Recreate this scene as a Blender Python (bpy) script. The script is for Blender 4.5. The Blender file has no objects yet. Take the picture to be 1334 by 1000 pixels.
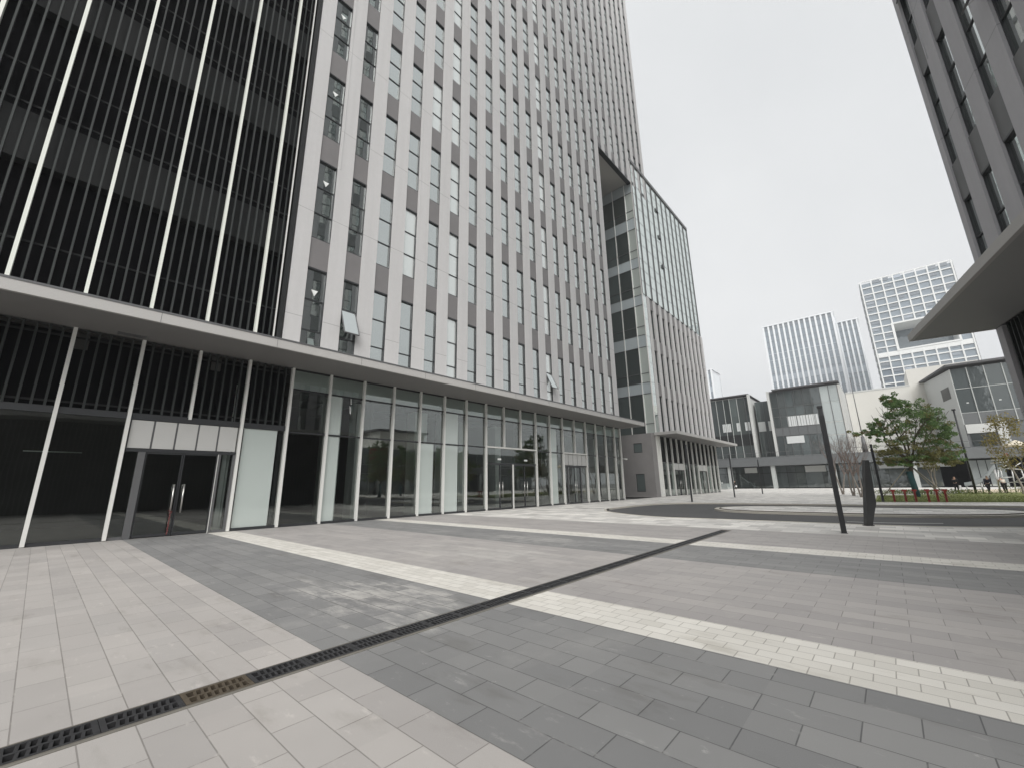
import bpy, bmesh, math, random
from math import radians as R, sin, cos, pi
from mathutils import Vector, Matrix
random.seed(7)
S = bpy.context.scene
COL = S.collection

# ------------------------------------------------------------------ camera
YAW, PITCH, ROLL = R(41.62788), R(13.75071), R(-0.97967)
EYE = Vector((0, 0, 1.6))
fwd0 = Vector((cos(YAW), sin(YAW), 0)); right0 = Vector((sin(YAW), -cos(YAW), 0))
fwd = fwd0*cos(PITCH)+Vector((0, 0, sin(PITCH))); up = -fwd0*sin(PITCH)+Vector((0, 0, cos(PITCH)))
cr = right0*cos(ROLL)+up*sin(ROLL); cu = -right0*sin(ROLL)+up*cos(ROLL)
cd = bpy.data.cameras.new("camera"); cam = bpy.data.objects.new("camera", cd); COL.objects.link(cam)
M = Matrix((cr, cu, -fwd)).transposed().to_4x4(); M.translation = EYE
cam.matrix_world = M
cd.sensor_width = 36; cd.sensor_fit = 'HORIZONTAL'; cd.lens = 36*535.93/1334
cd.clip_start = .05; cd.clip_end = 4000
S.camera = cam

# ------------------------------------------------------------------ sky, sun, exposure
SUN_AZ, SUN_EL = R(-138), R(43)          # azimuth measured from +X towards +Y
W = bpy.data.worlds.new("World"); S.world = W; W.use_nodes = True
wn, wl = W.node_tree.nodes, W.node_tree.links
bg = wn['Background']
sky = wn.new('ShaderNodeTexSky'); sky.sky_type = 'NISHITA'; sky.sun_disc = False
sky.sun_elevation = SUN_EL; sky.sun_rotation = pi/2-SUN_AZ
sky.air_density = 1.0; sky.dust_density = 7.0; sky.ozone_density = 1.0; sky.altitude = 0
hs = wn.new('ShaderNodeHueSaturation'); hs.inputs['Saturation'].default_value = .10
tint = wn.new('ShaderNodeMix'); tint.data_type = 'RGBA'; tint.inputs[0].default_value = .88
tint.inputs[7].default_value = (7.3, 7.42, 7.55, 1)      # even cloud deck over the clear-sky gradient
tc = wn.new('ShaderNodeTexCoord'); cn_ = wn.new('ShaderNodeTexNoise'); cn_.inputs['Scale'].default_value = 2.2; cn_.inputs['Detail'].default_value = 5
wl.new(tc.outputs['Generated'], cn_.inputs['Vector'])
clr = wn.new('ShaderNodeMix'); clr.data_type = 'RGBA'; clr.inputs[6].default_value = (6.25, 6.42, 6.6, 1); clr.inputs[7].default_value = (8.2, 8.3, 8.35, 1)
wl.new(cn_.outputs['Fac'], clr.inputs[0]); wl.new(clr.outputs[2], tint.inputs[7])
wl.new(sky.outputs[0], hs.inputs['Color']); wl.new(hs.outputs[0], tint.inputs[6])
wl.new(tint.outputs[2], bg.inputs['Color']); bg.inputs['Strength'].default_value = .0525
sd = bpy.data.lights.new("sun", 'SUN'); sd.energy = 1.48; sd.angle = R(50); sd.color = (1, .975, .945)
sun = bpy.data.objects.new("sun", sd); COL.objects.link(sun)
sv = Vector((cos(SUN_EL)*cos(SUN_AZ), cos(SUN_EL)*sin(SUN_AZ), sin(SUN_EL)))
sun.rotation_euler = sv.to_track_quat('Z', 'Y').to_euler(); sun.location = (30, -20, 60)
S.view_settings.view_transform = 'Standard'; S.view_settings.look = 'None'
S.view_settings.exposure = 1.27; S.view_settings.gamma = 1
S.cycles.max_bounces = 8; S.cycles.transparent_max_bounces = 12
S.cycles.glossy_bounces = 4; S.cycles.diffuse_bounces = 4
S.cycles.sample_clamp_indirect = 4

# ------------------------------------------------------------------ materials
MATS = {}
def nodes(name):
    m = bpy.data.materials.new(name); m.use_nodes = True
    MATS[name] = m
    return m, m.node_tree.nodes, m.node_tree.links, m.node_tree.nodes['Principled BSDF']
def mixrgb(n, l, a, b, fac, mode='MIX'):
    x = n.new('ShaderNodeMix'); x.data_type = 'RGBA'; x.blend_type = mode
    for sock, v in ((x.inputs[0], fac), (x.inputs[6], a), (x.inputs[7], b)):
        if hasattr(v, 'is_output') or isinstance(v, bpy.types.NodeSocket): l.new(v, sock)
        else: sock.default_value = v if not isinstance(v, tuple) else (*v, 1)[:4]
    return x.outputs[2]
def math_(n, l, op, a, b=None, c=None):
    x = n.new('ShaderNodeMath'); x.operation = op
    for i, v in enumerate((a, b, c)):
        if v is None: continue
        if isinstance(v, bpy.types.NodeSocket): l.new(v, x.inputs[i])
        else: x.inputs[i].default_value = v
    return x.outputs[0]
def noise(n, l, scale, detail=4, vec=None, rough=.55):
    t = n.new('ShaderNodeTexNoise'); t.inputs['Scale'].default_value = scale
    t.inputs['Detail'].default_value = detail; t.inputs['Roughness'].default_value = rough
    if vec is not None: l.new(vec, t.inputs['Vector'])
    return t.outputs['Fac']
def world_pos(n):
    return n.new('ShaderNodeNewGeometry').outputs['Position']
def ramp(n, l, v, p0, p1):
    m = n.new('ShaderNodeMapRange'); m.interpolation_type = 'SMOOTHSTEP'
    m.inputs[1].default_value = p0; m.inputs[2].default_value = p1
    l.new(v, m.inputs[0]); return m.outputs[0]
def bump(n, l, h, p, dist=.01, st=.5):
    b = n.new('ShaderNodeBump'); b.inputs['Distance'].default_value = dist; b.inputs['Strength'].default_value = st
    l.new(h, b.inputs['Height']); l.new(b.outputs[0], p.inputs['Normal'])
def plain(name, col, rough=.6, var=.12, scale=1.5, metal=0, bmp=0, fine=0, spec=.5):
    """a solid colour with soft weathering at two scales"""
    m, n, l, p = nodes(name)
    pos = world_pos(n)
    f = noise(n, l, scale, 5, pos)
    c = mixrgb(n, l, tuple(x*(1-var) for x in col), tuple(min(1, x*(1+var)) for x in col), f)
    if fine:
        f2 = noise(n, l, 40, 3, pos)
        c = mixrgb(n, l, c, mixrgb(n, l, (.75, .75, .75), (1.25, 1.25, 1.25), f2), fine, 'MULTIPLY')
    l.new(c, p.inputs['Base Color'])
    p.inputs['Roughness'].default_value = rough; p.inputs['Metallic'].default_value = metal
    p.inputs['Specular IOR Level'].default_value = spec
    if bmp: bump(n, l, noise(n, l, 30, 4, pos), p, bmp)
    return m
def paving(name, c1, c2, mortar, bw, bh, mort=.006, origin=(0, 0), offset=.5, stain=None, gloss=.62, blot=.10, dust=(.55, .53, .5), dust_amt=.25, slab=.55):
    m, n, l, p = nodes(name)
    pos = world_pos(n)
    sep = n.new('ShaderNodeSeparateXYZ'); l.new(pos, sep.inputs[0])
    cmb = n.new('ShaderNodeCombineXYZ')
    l.new(math_(n, l, 'SUBTRACT', sep.outputs[1], origin[1]), cmb.inputs[0])
    l.new(math_(n, l, 'SUBTRACT', sep.outputs[0], origin[0]), cmb.inputs[1])
    b = n.new('ShaderNodeTexBrick'); b.offset = offset; b.squash = 1
    l.new(cmb.outputs[0], b.inputs['Vector'])
    for k, v in (('Color1', c1), ('Color2', c2), ('Mortar', mortar)): b.inputs[k].default_value = (*v, 1)
    b.inputs['Scale'].default_value = 1; b.inputs['Mortar Size'].default_value = mort
    b.inputs['Mortar Smooth'].default_value = .1; b.inputs['Bias'].default_value = 0
    b.inputs['Brick Width'].default_value = bw; b.inputs['Row Height'].default_value = bh
    c = b.outputs['Color']
    b2 = n.new('ShaderNodeTexBrick'); b2.offset = offset; b2.squash = 1; l.new(cmb.outputs[0], b2.inputs['Vector'])
    for k, v in (('Color1', (.86, .86, .87)), ('Color2', (1.12, 1.11, 1.10)), ('Mortar', (1, 1, 1))): b2.inputs[k].default_value = (*v, 1)
    b2.inputs['Scale'].default_value = 1; b2.inputs['Mortar Size'].default_value = 0; b2.inputs['Bias'].default_value = -.1
    b2.inputs['Brick Width'].default_value = bw*2; b2.inputs['Row Height'].default_value = bh
    c = mixrgb(n, l, c, b2.outputs['Color'], slab, 'MULTIPLY')
    f = noise(n, l, .9, 6, pos, .6)
    c = mixrgb(n, l, c, mixrgb(n, l, (1-blot,)*3, (1+blot,)*3, f), 1.0, 'MULTIPLY')
    fine = noise(n, l, 180, 2, pos)
    c = mixrgb(n, l, c, mixrgb(n, l, (.84,)*3, (1.16,)*3, fine), 1.0, 'MULTIPLY')
    # trodden dust, in drifting patches
    d1 = noise(n, l, .55, 7, pos, .68)
    c = mixrgb(n, l, c, dust, math_(n, l, 'MULTIPLY', ramp(n, l, d1, .52, .74), dust_amt))
    # small pale scuffs
    d2 = noise(n, l, 5.5, 5, pos, .7)
    c = mixrgb(n, l, c, tuple(min(.8, x*1.25) for x in dust), math_(n, l, 'MULTIPLY', ramp(n, l, d2, .64, .74), .35))
    mp2 = n.new('ShaderNodeMapping'); mp2.inputs['Scale'].default_value = (2.4, .8, 1); l.new(pos, mp2.inputs[0])
    d3 = noise(n, l, 2.6, 8, mp2.outputs[0], .75)
    d3 = math_(n, l, 'ADD', d3, math_(n, l, 'MULTIPLY', b.outputs['Fac'], .06))
    c = mixrgb(n, l, c, tuple(min(.8, x*1.1) for x in dust), math_(n, l, 'MULTIPLY', ramp(n, l, d3, .58, .70), .34))
    d4 = noise(n, l, 1.1, 6, mp2.outputs[0], .6)
    c = mixrgb(n, l, c, mixrgb(n, l, (1, 1, 1), (.80, .79, .77), ramp(n, l, d4, .55, .72)), .8, 'MULTIPLY')
    if stain:
        for (sx, sy, rx, ry, amt) in stain:
            dx = math_(n, l, 'DIVIDE', math_(n, l, 'SUBTRACT', sep.outputs[0], sx), rx)
            dy = math_(n, l, 'DIVIDE', math_(n, l, 'SUBTRACT', sep.outputs[1], sy), ry)
            rr = math_(n, l, 'ADD', math_(n, l, 'MULTIPLY', dx, dx), math_(n, l, 'MULTIPLY', dy, dy))
            mp = n.new('ShaderNodeMapping'); mp.inputs['Scale'].default_value = (2.6, .9, 1); mp.inputs['Rotation'].default_value = (0, 0, .5); l.new(pos, mp.inputs[0])
            n1 = noise(n, l, 1.3, 8, mp.outputs[0], .72)
            bw_ = n.new('ShaderNodeRGBToBW'); l.new(b.outputs['Color'], bw_.inputs[0])
            v = math_(n, l, 'ADD', math_(n, l, 'MULTIPLY', rr, -.40), n1)
            v = math_(n, l, 'ADD', v, math_(n, l, 'MULTIPLY', b.outputs['Fac'], .10))
            v = math_(n, l, 'ADD', v, math_(n, l, 'MULTIPLY', math_(n, l, 'SUBTRACT', bw_.outputs[0], (c1[1]+c2[1])/2), 3.2))
            c = mixrgb(n, l, c, (.50, .485, .455), math_(n, l, 'MULTIPLY', ramp(n, l, v, .34, .62), amt))
    l.new(c, p.inputs['Base Color'])
    l.new(ramp(n, l, f, -.4, 1.4), p.inputs['Roughness'])
    rm = n.new('ShaderNodeMapRange'); l.new(f, rm.inputs[0]); rm.inputs[3].default_value = gloss-.08; rm.inputs[4].default_value = gloss+.12
    l.new(rm.outputs[0], p.inputs['Roughness'])
    h = math_(n, l, 'SUBTRACT', math_(n, l, 'MULTIPLY', fine, .12), b.outputs['Fac'])
    bump(n, l, h, p, .003, .6)
    return m
def mirror_glass(name, base, refl, gcol=(.92, .97, .95), wav=.012, isl=.5, rough=.015, ior=1.55):
    """coated office glass: dark room tone under a partly mirroring coat"""
    m, n, l, p = nodes(name)
    geo = n.new('ShaderNodeNewGeometry')
    rnd = geo.outputs['Random Per Island']
    oi = n.new('ShaderNodeObjectInfo')
    r2 = math_(n, l, 'FRACT', math_(n, l, 'ADD', math_(n, l, 'MULTIPLY', rnd, .35), oi.outputs['Random']))
    c = mixrgb(n, l, base, tuple(min(1, x*(1+isl*5)) for x in base), math_(n, l, 'POWER', r2, 4))
    l.new(c, p.inputs['Base Color']); p.inputs['Roughness'].default_value = .4
    g = n.new('ShaderNodeBsdfGlossy'); g.inputs['Color'].default_value = (*gcol, 1); g.inputs['Roughness'].default_value = rough
    fr = n.new('ShaderNodeFresnel'); fr.inputs['IOR'].default_value = ior
    fac = math_(n, l, 'ADD', math_(n, l, 'MULTIPLY', fr.outputs[0], 1-refl), refl)
    bp = n.new('ShaderNodeBump'); bp.inputs['Distance'].default_value = wav; bp.inputs['Strength'].default_value = .5
    l.new(noise(n, l, .8, 2, geo.outputs['Position']), bp.inputs['Height']); l.new(bp.outputs[0], g.inputs['Normal'])
    mx = n.new('ShaderNodeMixShader'); l.new(fac, mx.inputs[0]); l.new(p.outputs[0], mx.inputs[1]); l.new(g.outputs[0], mx.inputs[2])
    l.new(mx.outputs[0], n['Material Output'].inputs['Surface'])
    return m
def clear_glass(name, tintc, refl, ior=1.6, wav=.01):
    m, n, l, p = nodes(name)
    n.remove(p)
    t = n.new('ShaderNodeBsdfTransparent'); t.inputs['Color'].default_value = (*tintc, 1)
    g = n.new('ShaderNodeBsdfGlossy'); g.inputs['Color'].default_value = (.93, .98, .95, 1); g.inputs['Roughness'].default_value = .01
    fr = n.new('ShaderNodeFresnel'); fr.inputs['IOR'].default_value = ior
    fac = math_(n, l, 'ADD', math_(n, l, 'MULTIPLY', fr.outputs[0], 1-refl), refl)
    geo = n.new('ShaderNodeNewGeometry')
    bp = n.new('ShaderNodeBump'); bp.inputs['Distance'].default_value = wav; bp.inputs['Strength'].default_value = .4
    l.new(noise(n, l, .7, 2, geo.outputs['Position']), bp.inputs['Height']); l.new(bp.outputs[0], g.inputs['Normal'])
    mx = n.new('ShaderNodeMixShader'); l.new(fac, mx.inputs[0]); l.new(t.outputs[0], mx.inputs[1]); l.new(g.outputs[0], mx.inputs[2])
    l.new(mx.outputs[0], n['Material Output'].inputs['Surface'])
    return m
def pier_mat(name, col):
    """pale stone-grey panels with a fine joint at every storey and rain streaks"""
    m, n, l, p = nodes(name)
    pos = world_pos(n)
    sep = n.new('ShaderNodeSeparateXYZ'); l.new(pos, sep.inputs[0])
    mp = n.new('ShaderNodeMapping'); mp.inputs['Scale'].default_value = (2.2, 2.2, .12); l.new(pos, mp.inputs[0])
    st = noise(n, l, 1.0, 5, mp.outputs[0], .6)
    c = mixrgb(n, l, tuple(x*.88 for x in col), tuple(x*1.08 for x in col), st)
    f = noise(n, l, 3.5, 6, pos, .7)
    c = mixrgb(n, l, c, mixrgb(n, l, (.93,)*3, (1.06,)*3, f), 1, 'MULTIPLY')
    fr = math_(n, l, 'FRACT', math_(n, l, 'DIVIDE', math_(n, l, 'ADD', sep.outputs[2], 4.9), 5.85))
    j = math_(n, l, 'LESS_THAN', math_(n, l, 'ABSOLUTE', math_(n, l, 'SUBTRACT', fr, .5)), .0022)
    c = mixrgb(n, l, c, tuple(x*.55 for x in col), j)
    l.new(c, p.inputs['Base Color']); p.inputs['Roughness'].default_value = .7
    bump(n, l, f, p, .004)
    return m
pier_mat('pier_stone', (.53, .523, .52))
pier_mat('pier_stone_shade', (.46, .455, .475))  # darker, bluer copy of the stone, the right tower's shade put into its colour
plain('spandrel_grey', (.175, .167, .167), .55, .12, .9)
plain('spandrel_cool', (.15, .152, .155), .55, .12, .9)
plain('dark_frame', (.035, .037, .04), .4, .1)
plain('mid_frame', (.11, .112, .115), .45, .1)
plain('white_fin', (.74, .76, .70), .35, .05, .6)
plain('white_bar', (.72, .72, .69), .4, .06, .8)
plain('louver_blade', (.036, .041, .040), .6, .1, spec=.25)
plain('louver_band', (.021, .0225, .023), .7, .15, .8, spec=.25)
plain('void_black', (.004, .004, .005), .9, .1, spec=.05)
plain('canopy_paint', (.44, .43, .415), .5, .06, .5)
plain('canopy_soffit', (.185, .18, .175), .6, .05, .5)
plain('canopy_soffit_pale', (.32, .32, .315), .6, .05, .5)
plain('white_panel', (.50, .50, .485), .4, .07, 1.5)
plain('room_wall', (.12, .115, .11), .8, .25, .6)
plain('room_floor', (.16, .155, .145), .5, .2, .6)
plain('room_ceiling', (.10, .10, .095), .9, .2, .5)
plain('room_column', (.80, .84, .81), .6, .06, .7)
plain('room_bulkhead', (.66, .71, .69), .6, .08, .5)
plain('stone_render', (.23, .222, .218), .8, .18, .7, fine=.35)
plain('steel', (.55, .54, .52), .3, .05, metal=.9)
plain('cast_iron', (.034, .034, .036), .55, .35, 9, fine=.4)
plain('rusty_iron', (.078, .062, .043), .7, .6, 16, fine=.5)
plain('drain_edge', (.17, .16, .14), .8, .25, 3, fine=.4)
plain('channel_black', (.008, .008, .008), .9)
plain('black_paint', (.02, .021, .023), .4, .15, 3)
plain('sign_grey', (.062, .063, .064), .45, .12, 1.2)
plain('asphalt', (.082, .082, .082), .85, .2, .5, bmp=.004, fine=.45)
plain('road_line', (.62, .62, .6), .6, .15, 3)
plain('kerb_stone', (.52, .49, .43), .7, .12, 1.2)
plain('kerb_dark', (.13, .12, .10), .8, .2, 1)
plain('earth', (.20, .20, .19), .9, .2, .05)
plain('sand', (.62, .53, .40), .9, .1, 1)
plain('grass', (.15, .17, .045), .9, .4, .8, fine=.8, bmp=.02)
plain('mall_band', (.125, .133, .137), .6, .1, .2)
plain('mall_white', (.66, .65, .61), .7, .05, .15)
plain('mall_white_cool', (.55, .56, .545), .7, .05, .15)
plain('mall_column', (.42, .44, .43), .6, .06, .3)
plain('blind_white', (.60, .62, .62), .7, .06, 2)
plain('roof_dark', (.10, .10, .105), .7, .1)
plain('far_fin', (.80, .82, .84), .6, .04, .05)
plain('far_grid', (.76, .77, .76), .6, .05, .05)
plain('red_paint', (.30, .038, .032), .5, .2, 4)
plain('bark', (.11, .09, .07), .9, .3, 6)
plain('bark_pale', (.30, .265, .235), .9, .3, 5)
plain('twig', (.24, .19, .17), .9, .2, 3)
plain('teal_wrap', (.04, .10, .11), .9, .2, 10)
plain('stake_wood', (.30, .27, .22), .8, .2, 4)
plain('silver_pole', (.58, .58, .57), .4, .06, metal=.4)
plain('slide_skin', (.42, .45, .47), .35, .15, 1)
plain('umbrella_cloth', (.68, .62, .50), .8, .06, 2)
plain('skin', (.45, .28, .2), .6)
plain('hair', (.015, .012, .01), .7)
plain('navy_cloth', (.018, .02, .032), .9)
plain('black_cloth', (.012, .012, .013), .9)
plain('pale_cloth', (.60, .55, .48), .9)
plain('bag_white', (.7, .7, .7), .8)
plain('chain_red', (.16, .03, .03), .6)
plain('sticker_white', (.8, .82, .8), .5, .03)
paving('paver_light', (.385, .365, .348), (.425, .405, .385), (.25, .235, .22), .6, .2933, .0045, (2.2, 2.20), stain=None, dust_amt=.2, dust=(.60, .57, .53))
paving('paver_mid', (.345, .328, .318), (.385, .367, .353), (.22, .21, .20), .6, .2933, .004, (5.52, .42),
       stain=((7.6, 7.4, 2.2, 2.6, .55), (7.0, 9.5, 2.5, 2.0, .25)), dust_amt=.3, dust=(.52, .49, .45))
paving('paver_dark', (.205, .206, .204), (.243, .243, .239), (.10, .10, .10), .6, .3, .0045, (2.2, .42),
       stain=((3.7, 5.9, 1.6, 2.4, .72), (3.3, 7.3, .8, 1.6, .4), (10.3, 8.2, 1.3, 3.5, .35)), dust_amt=.25, dust=(.42, .41, .39))
paving('paver_white', (.60, .58, .53), (.69, .67, .62), (.36, .34, .31), .285, .176, .0045, (4.62, .10), slab=.15, dust_amt=.15, dust=(.5, .47, .42))
paving('paver_mosaic', (.50, .485, .46), (.80, .78, .735), (.46, .44, .41), .6, .6, .008, (16.2, .15), offset=.33, blot=.14, dust_amt=.2)
mirror_glass('office_glass', (.022, .028, .028), .44, wav=.003, ior=1.9)
mirror_glass('office_glass_bright', (.03, .035, .035), .62)
mirror_glass('annex_glass', (.30, .35, .335), .52, wav=.012, isl=.05)
mirror_glass('annex_glass_dark', (.045, .056, .055), .16, wav=.008)
mirror_glass('annex_slab', (.50, .56, .58), .2, isl=.04)
mirror_glass('mall_glass', (.045, .056, .058), .09, isl=.2, wav=.03)
mirror_glass('mall_glass_pale', (.30, .33, .325), .2, isl=.05)
mirror_glass('mall_glass_low', (.02, .028, .028), .10, isl=.35)
mirror_glass('far_glass', (.17, .205, .245), .12, isl=.2)
mirror_glass('far_glass_grey', (.17, .19, .22), .10, isl=.3)
mirror_glass('frosted_glass', (.50, .555, .53), .04, isl=.01)
clear_glass('shop_glass', (.92, .97, .95), .15, wav=.005)
clear_glass('shop_glass_dark', (.66, .71, .68), .07, wav=.005)
mirror_glass('office_glass_blind', (.50, .52, .51), .30, wav=.003, isl=.05, ior=1.9)
mirror_glass('sash_pale', (.62, .68, .64), .35, isl=.02)  # whitish base: sky light on the open sashes put into the colour
def leaf_mat(name, a, b):
    m, n, l, p = nodes(name)
    geo = n.new('ShaderNodeNewGeometry')
    c = mixrgb(n, l, a, b, geo.outputs['Random Per Island'])
    c = mixrgb(n, l, c, mixrgb(n, l, (.6,)*3, (1.4,)*3, noise(n, l, .9, 3, geo.outputs['Position'])), 1, 'MULTIPLY')
    l.new(c, p.inputs['Base Color']); p.inputs['Roughness'].default_value = .65
    p.inputs['Specular IOR Level'].default_value = .25
    tr = n.new('ShaderNodeBsdfTranslucent'); l.new(c, tr.inputs[0])
    mx = n.new('ShaderNodeMixShader'); mx.inputs[0].default_value = .25
    l.new(p.outputs[0], mx.inputs[1]); l.new(tr.outputs[0], mx.inputs[2]); l.new(mx.outputs[0], n['Material Output'].inputs['Surface'])
leaf_mat('leaf_green', (.085, .165, .055), (.21, .30, .12))
leaf_mat('leaf_olive', (.15, .15, .055), (.26, .235, .095))
leaf_mat('leaf_gold', (.17, .16, .045), (.27, .21, .07))
leaf_mat('leaf_low', (.09, .13, .035), (.16, .18, .06))

# ------------------------------------------------------------------ mesh helpers
class MB:
    """collects boxes, prisms, tubes and faces; build() links them as one mesh object"""
    def __init__(s): s.v = []; s.f = []; s.mi = []; s.sm = []; s.cur = 0
    def face(s, pts, smooth=False):
        i = len(s.v); s.v += [tuple(p) for p in pts]; s.f.append(tuple(range(i, i+len(pts)))); s.mi.append(s.cur); s.sm.append(smooth)
    def box(s, x0, x1, y0, y1, z0, z1):
        if x0 > x1: x0, x1 = x1, x0
        if y0 > y1: y0, y1 = y1, y0
        if z0 > z1: z0, z1 = z1, z0
        i = len(s.v)
        s.v += [(x0, y0, z0), (x1, y0, z0), (x1, y1, z0), (x0, y1, z0), (x0, y0, z1), (x1, y0, z1), (x1, y1, z1), (x0, y1, z1)]
        for q in ((0, 3, 2, 1), (4, 5, 6, 7), (0, 1, 5, 4), (1, 2, 6, 5), (2, 3, 7, 6), (3, 0, 4, 7)):
            s.f.append(tuple(i+k for k in q)); s.mi.append(s.cur); s.sm.append(False)
        return s
    def prism(s, pts, z0, z1):
        n = len(pts); i = len(s.v)
        a = sum(pts[k][0]*pts[(k+1) % n][1]-pts[(k+1) % n][0]*pts[k][1] for k in range(n))
        if a < 0: pts = pts[::-1]
        s.v += [(p[0], p[1], z0) for p in pts]+[(p[0], p[1], z1) for p in pts]
        s.f.append(tuple(i+k for k in reversed(range(n)))); s.f.append(tuple(i+n+k for k in range(n)))
        for k in range(n): s.f.append((i+k, i+(k+1) % n, i+n+(k+1) % n, i+n+k))
        s.mi += [s.cur]*(n+2); s.sm += [False]*(n+2)
        return s
    def tube(s, p0, p1, r0, r1=None, n=8, caps=True):
        r1 = r0 if r1 is None else r1
        p0, p1 = Vector(p0), Vector(p1); d = (p1-p0)
        if d.length < 1e-6: return s
        d.normalize(); a = d.orthogonal().normalized(); b = d.cross(a); i = len(s.v)
        for p, r in ((p0, r0), (p1, r1)):
            for k in range(n):
                t = 2*pi*k/n; s.v.append(tuple(p+a*cos(t)*r+b*sin(t)*r))
        for k in range(n):
            s.f.append((i+k, i+(k+1) % n, i+n+(k+1) % n, i+n+k)); s.mi.append(s.cur); s.sm.append(True)
        if caps:
            s.f.append(tuple(i+k for k in reversed(range(n)))); s.f.append(tuple(i+n+k for k in range(n)))
            s.mi += [s.cur]*2; s.sm += [False]*2
        return s
    def mesh(s, name, mats):
        me = bpy.data.meshes.new(name); me.from_pydata(s.v, [], s.f)
        for m in ([mats] if isinstance(mats, str) else mats): me.materials.append(MATS[m])
        me.polygons.foreach_set('material_index', s.mi); me.polygons.foreach_set('use_smooth', s.sm)
        me.update(); return me
    def build(s, name, mats, parent=None, loc=(0, 0, 0)):
        o = bpy.data.objects.new(name, s.mesh(name, mats)); COL.objects.link(o); o.location = loc
        if parent: o.parent = parent
        return o
def box(name, mat, parent, *b): return MB().box(*b).build(name, mat, parent)
def boxes(name, mat, parent, *bs):
    """one object for each box"""
    for q in bs: MB().box(*q).build(name, mat, parent)
class Each:
    """same call as MB, but build() makes each box an object of its own"""
    def __init__(s): s.b = []
    def box(s, *q): s.b.append(q); return s
    def build(s, name, mat, parent=None): boxes(name, mat, parent, *s.b)
def tag(o, label=None, cat=None, group=None, kind=None):
    for k, v in (('label', label), ('category', cat), ('group', group), ('kind', kind)):
        if v: o[k] = v
    return o
def thing(name, label, cat, loc=(0, 0, 0), rz=0, group=None):
    o = bpy.data.objects.new(name, None); COL.objects.link(o); o.location = loc; o.rotation_euler = (0, 0, rz)
    o.empty_display_size = .5
    return tag(o, label, cat, group)
def copy_tree(o, parent=None):
    c = o.copy(); COL.objects.link(c); c.parent = parent
    for ch in o.children: copy_tree(ch, c)
    return c
def struct(name, mb, mat): return tag(mb.build(name, mat), kind='structure')
def sheet(name, mat, pts, z, rects=False):
    b = MB()
    for q in (pts if rects else [pts]):
        a = sum(q[k][0]*q[(k+1) % len(q)][1]-q[(k+1) % len(q)][0]*q[k][1] for k in range(len(q)))
        if a < 0: q = q[::-1]
        b.face([(x, y, z) for x, y in q])
    return struct(name, b, mat)
def rect(x0, x1, y0, y1): return [(x0, y0), (x1, y0), (x1, y1), (x0, y1)]

# ------------------------------------------------------------------ ground, paving, road
sheet('ground', 'earth', rect(-1500, 1500, -1500, 1500), -.16)
DY0, DY1, DX1 = 4.30, 4.58, 15.75                      # the drain runs along X between these
YB, YT = -40, 19.94
def strips(name, mat, runs):
    q = []
    for x0, x1 in runs:
        if x0 < DX1:
            q += [rect(x0, min(x1, DX1), YB, DY0), rect(x0, min(x1, DX1), DY1, YT)]
        if x1 > DX1: q.append(rect(max(x0, DX1), x1, YB, YT))
    return sheet(name, mat, q, 0, True)
strips('light_paving', 'paver_light', [(-1.75, 2.20), (-9.0, -5.1)])
strips('light_paving', 'paver_mid', [(5.52, 9.35), (12.55, 16.2)])
strips('dark_paving', 'paver_dark', [(2.20, 4.62), (9.35, 11.66), (-5.1, -2.63), (-20, -9.0)])
strips('white_paving_stripe', 'paver_white', [(4.62, 5.52), (11.66, 12.55), (-2.63, -1.75)])
sheet('drain_bed', 'channel_black', rect(-20, DX1, DY0-.05, DY1+.05), -.11)
b = MB()                                              # channel walls and the raw concrete lip each side
b.box(-20, DX1, DY0-.02, DY0+.004, -.108, .002); b.box(-20, DX1, DY1-.004, DY1+.014, -.108, .002); b.box(DX1-.004, DX1+.01, DY0+.005, DY1-.005, -.108, .002)
struct('drain_channel', b, 'kerb_dark')
struct('drain_lip', MB().box(-20, DX1, DY0-.05, DY0-.021, -.02, .004), 'drain_edge')

road_near = [(24.6, 13.9), (22.9, 12.9), (21.6, 11.4), (20.6, 9.7), (20.15, 8.2), (20.2, 6.6), (20.25, 4.5), (20.2, 2.0), (20.25, .4), (20.7, -1.4), (21.7, -3.2), (23.2, -7), (24.4, -12), (27, -40)]
road_far = [(24.9, 13.9), (27.5, 13.95), (30.5, 13.9), (32.6, 13.4), (34.0, 12.0), (34.6, 9.5), (34.8, 6.4), (35.2, 1.8), (35.7, -1.2), (36.0, -5), (37, -12), (40, -40)]
def smooth_line(p, k=5):
    out = []
    for i in range(len(p)-1):
        a = p[max(i-1, 0)]; b_ = p[i]; c = p[i+1]; d = p[min(i+2, len(p)-1)]
        for j in range(k):
            t = j/k
            out.append(tuple(.5*((2*b_[m])+(-a[m]+c[m])*t+(2*a[m]-5*b_[m]+4*c[m]-d[m])*t*t+(-a[m]+3*b_[m]-3*c[m]+d[m])*t**3) for m in (0, 1)))
    out.append(p[-1]); return out
rn, rf = smooth_line(road_near), smooth_line(road_far)
road_poly = rn+rf[::-1]
sheet('white_paving', 'paver_mosaic', [rect(16.2, 19.9, YB, YT), rect(-60, 6, 19.94, 19.99)], 0, True)
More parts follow.
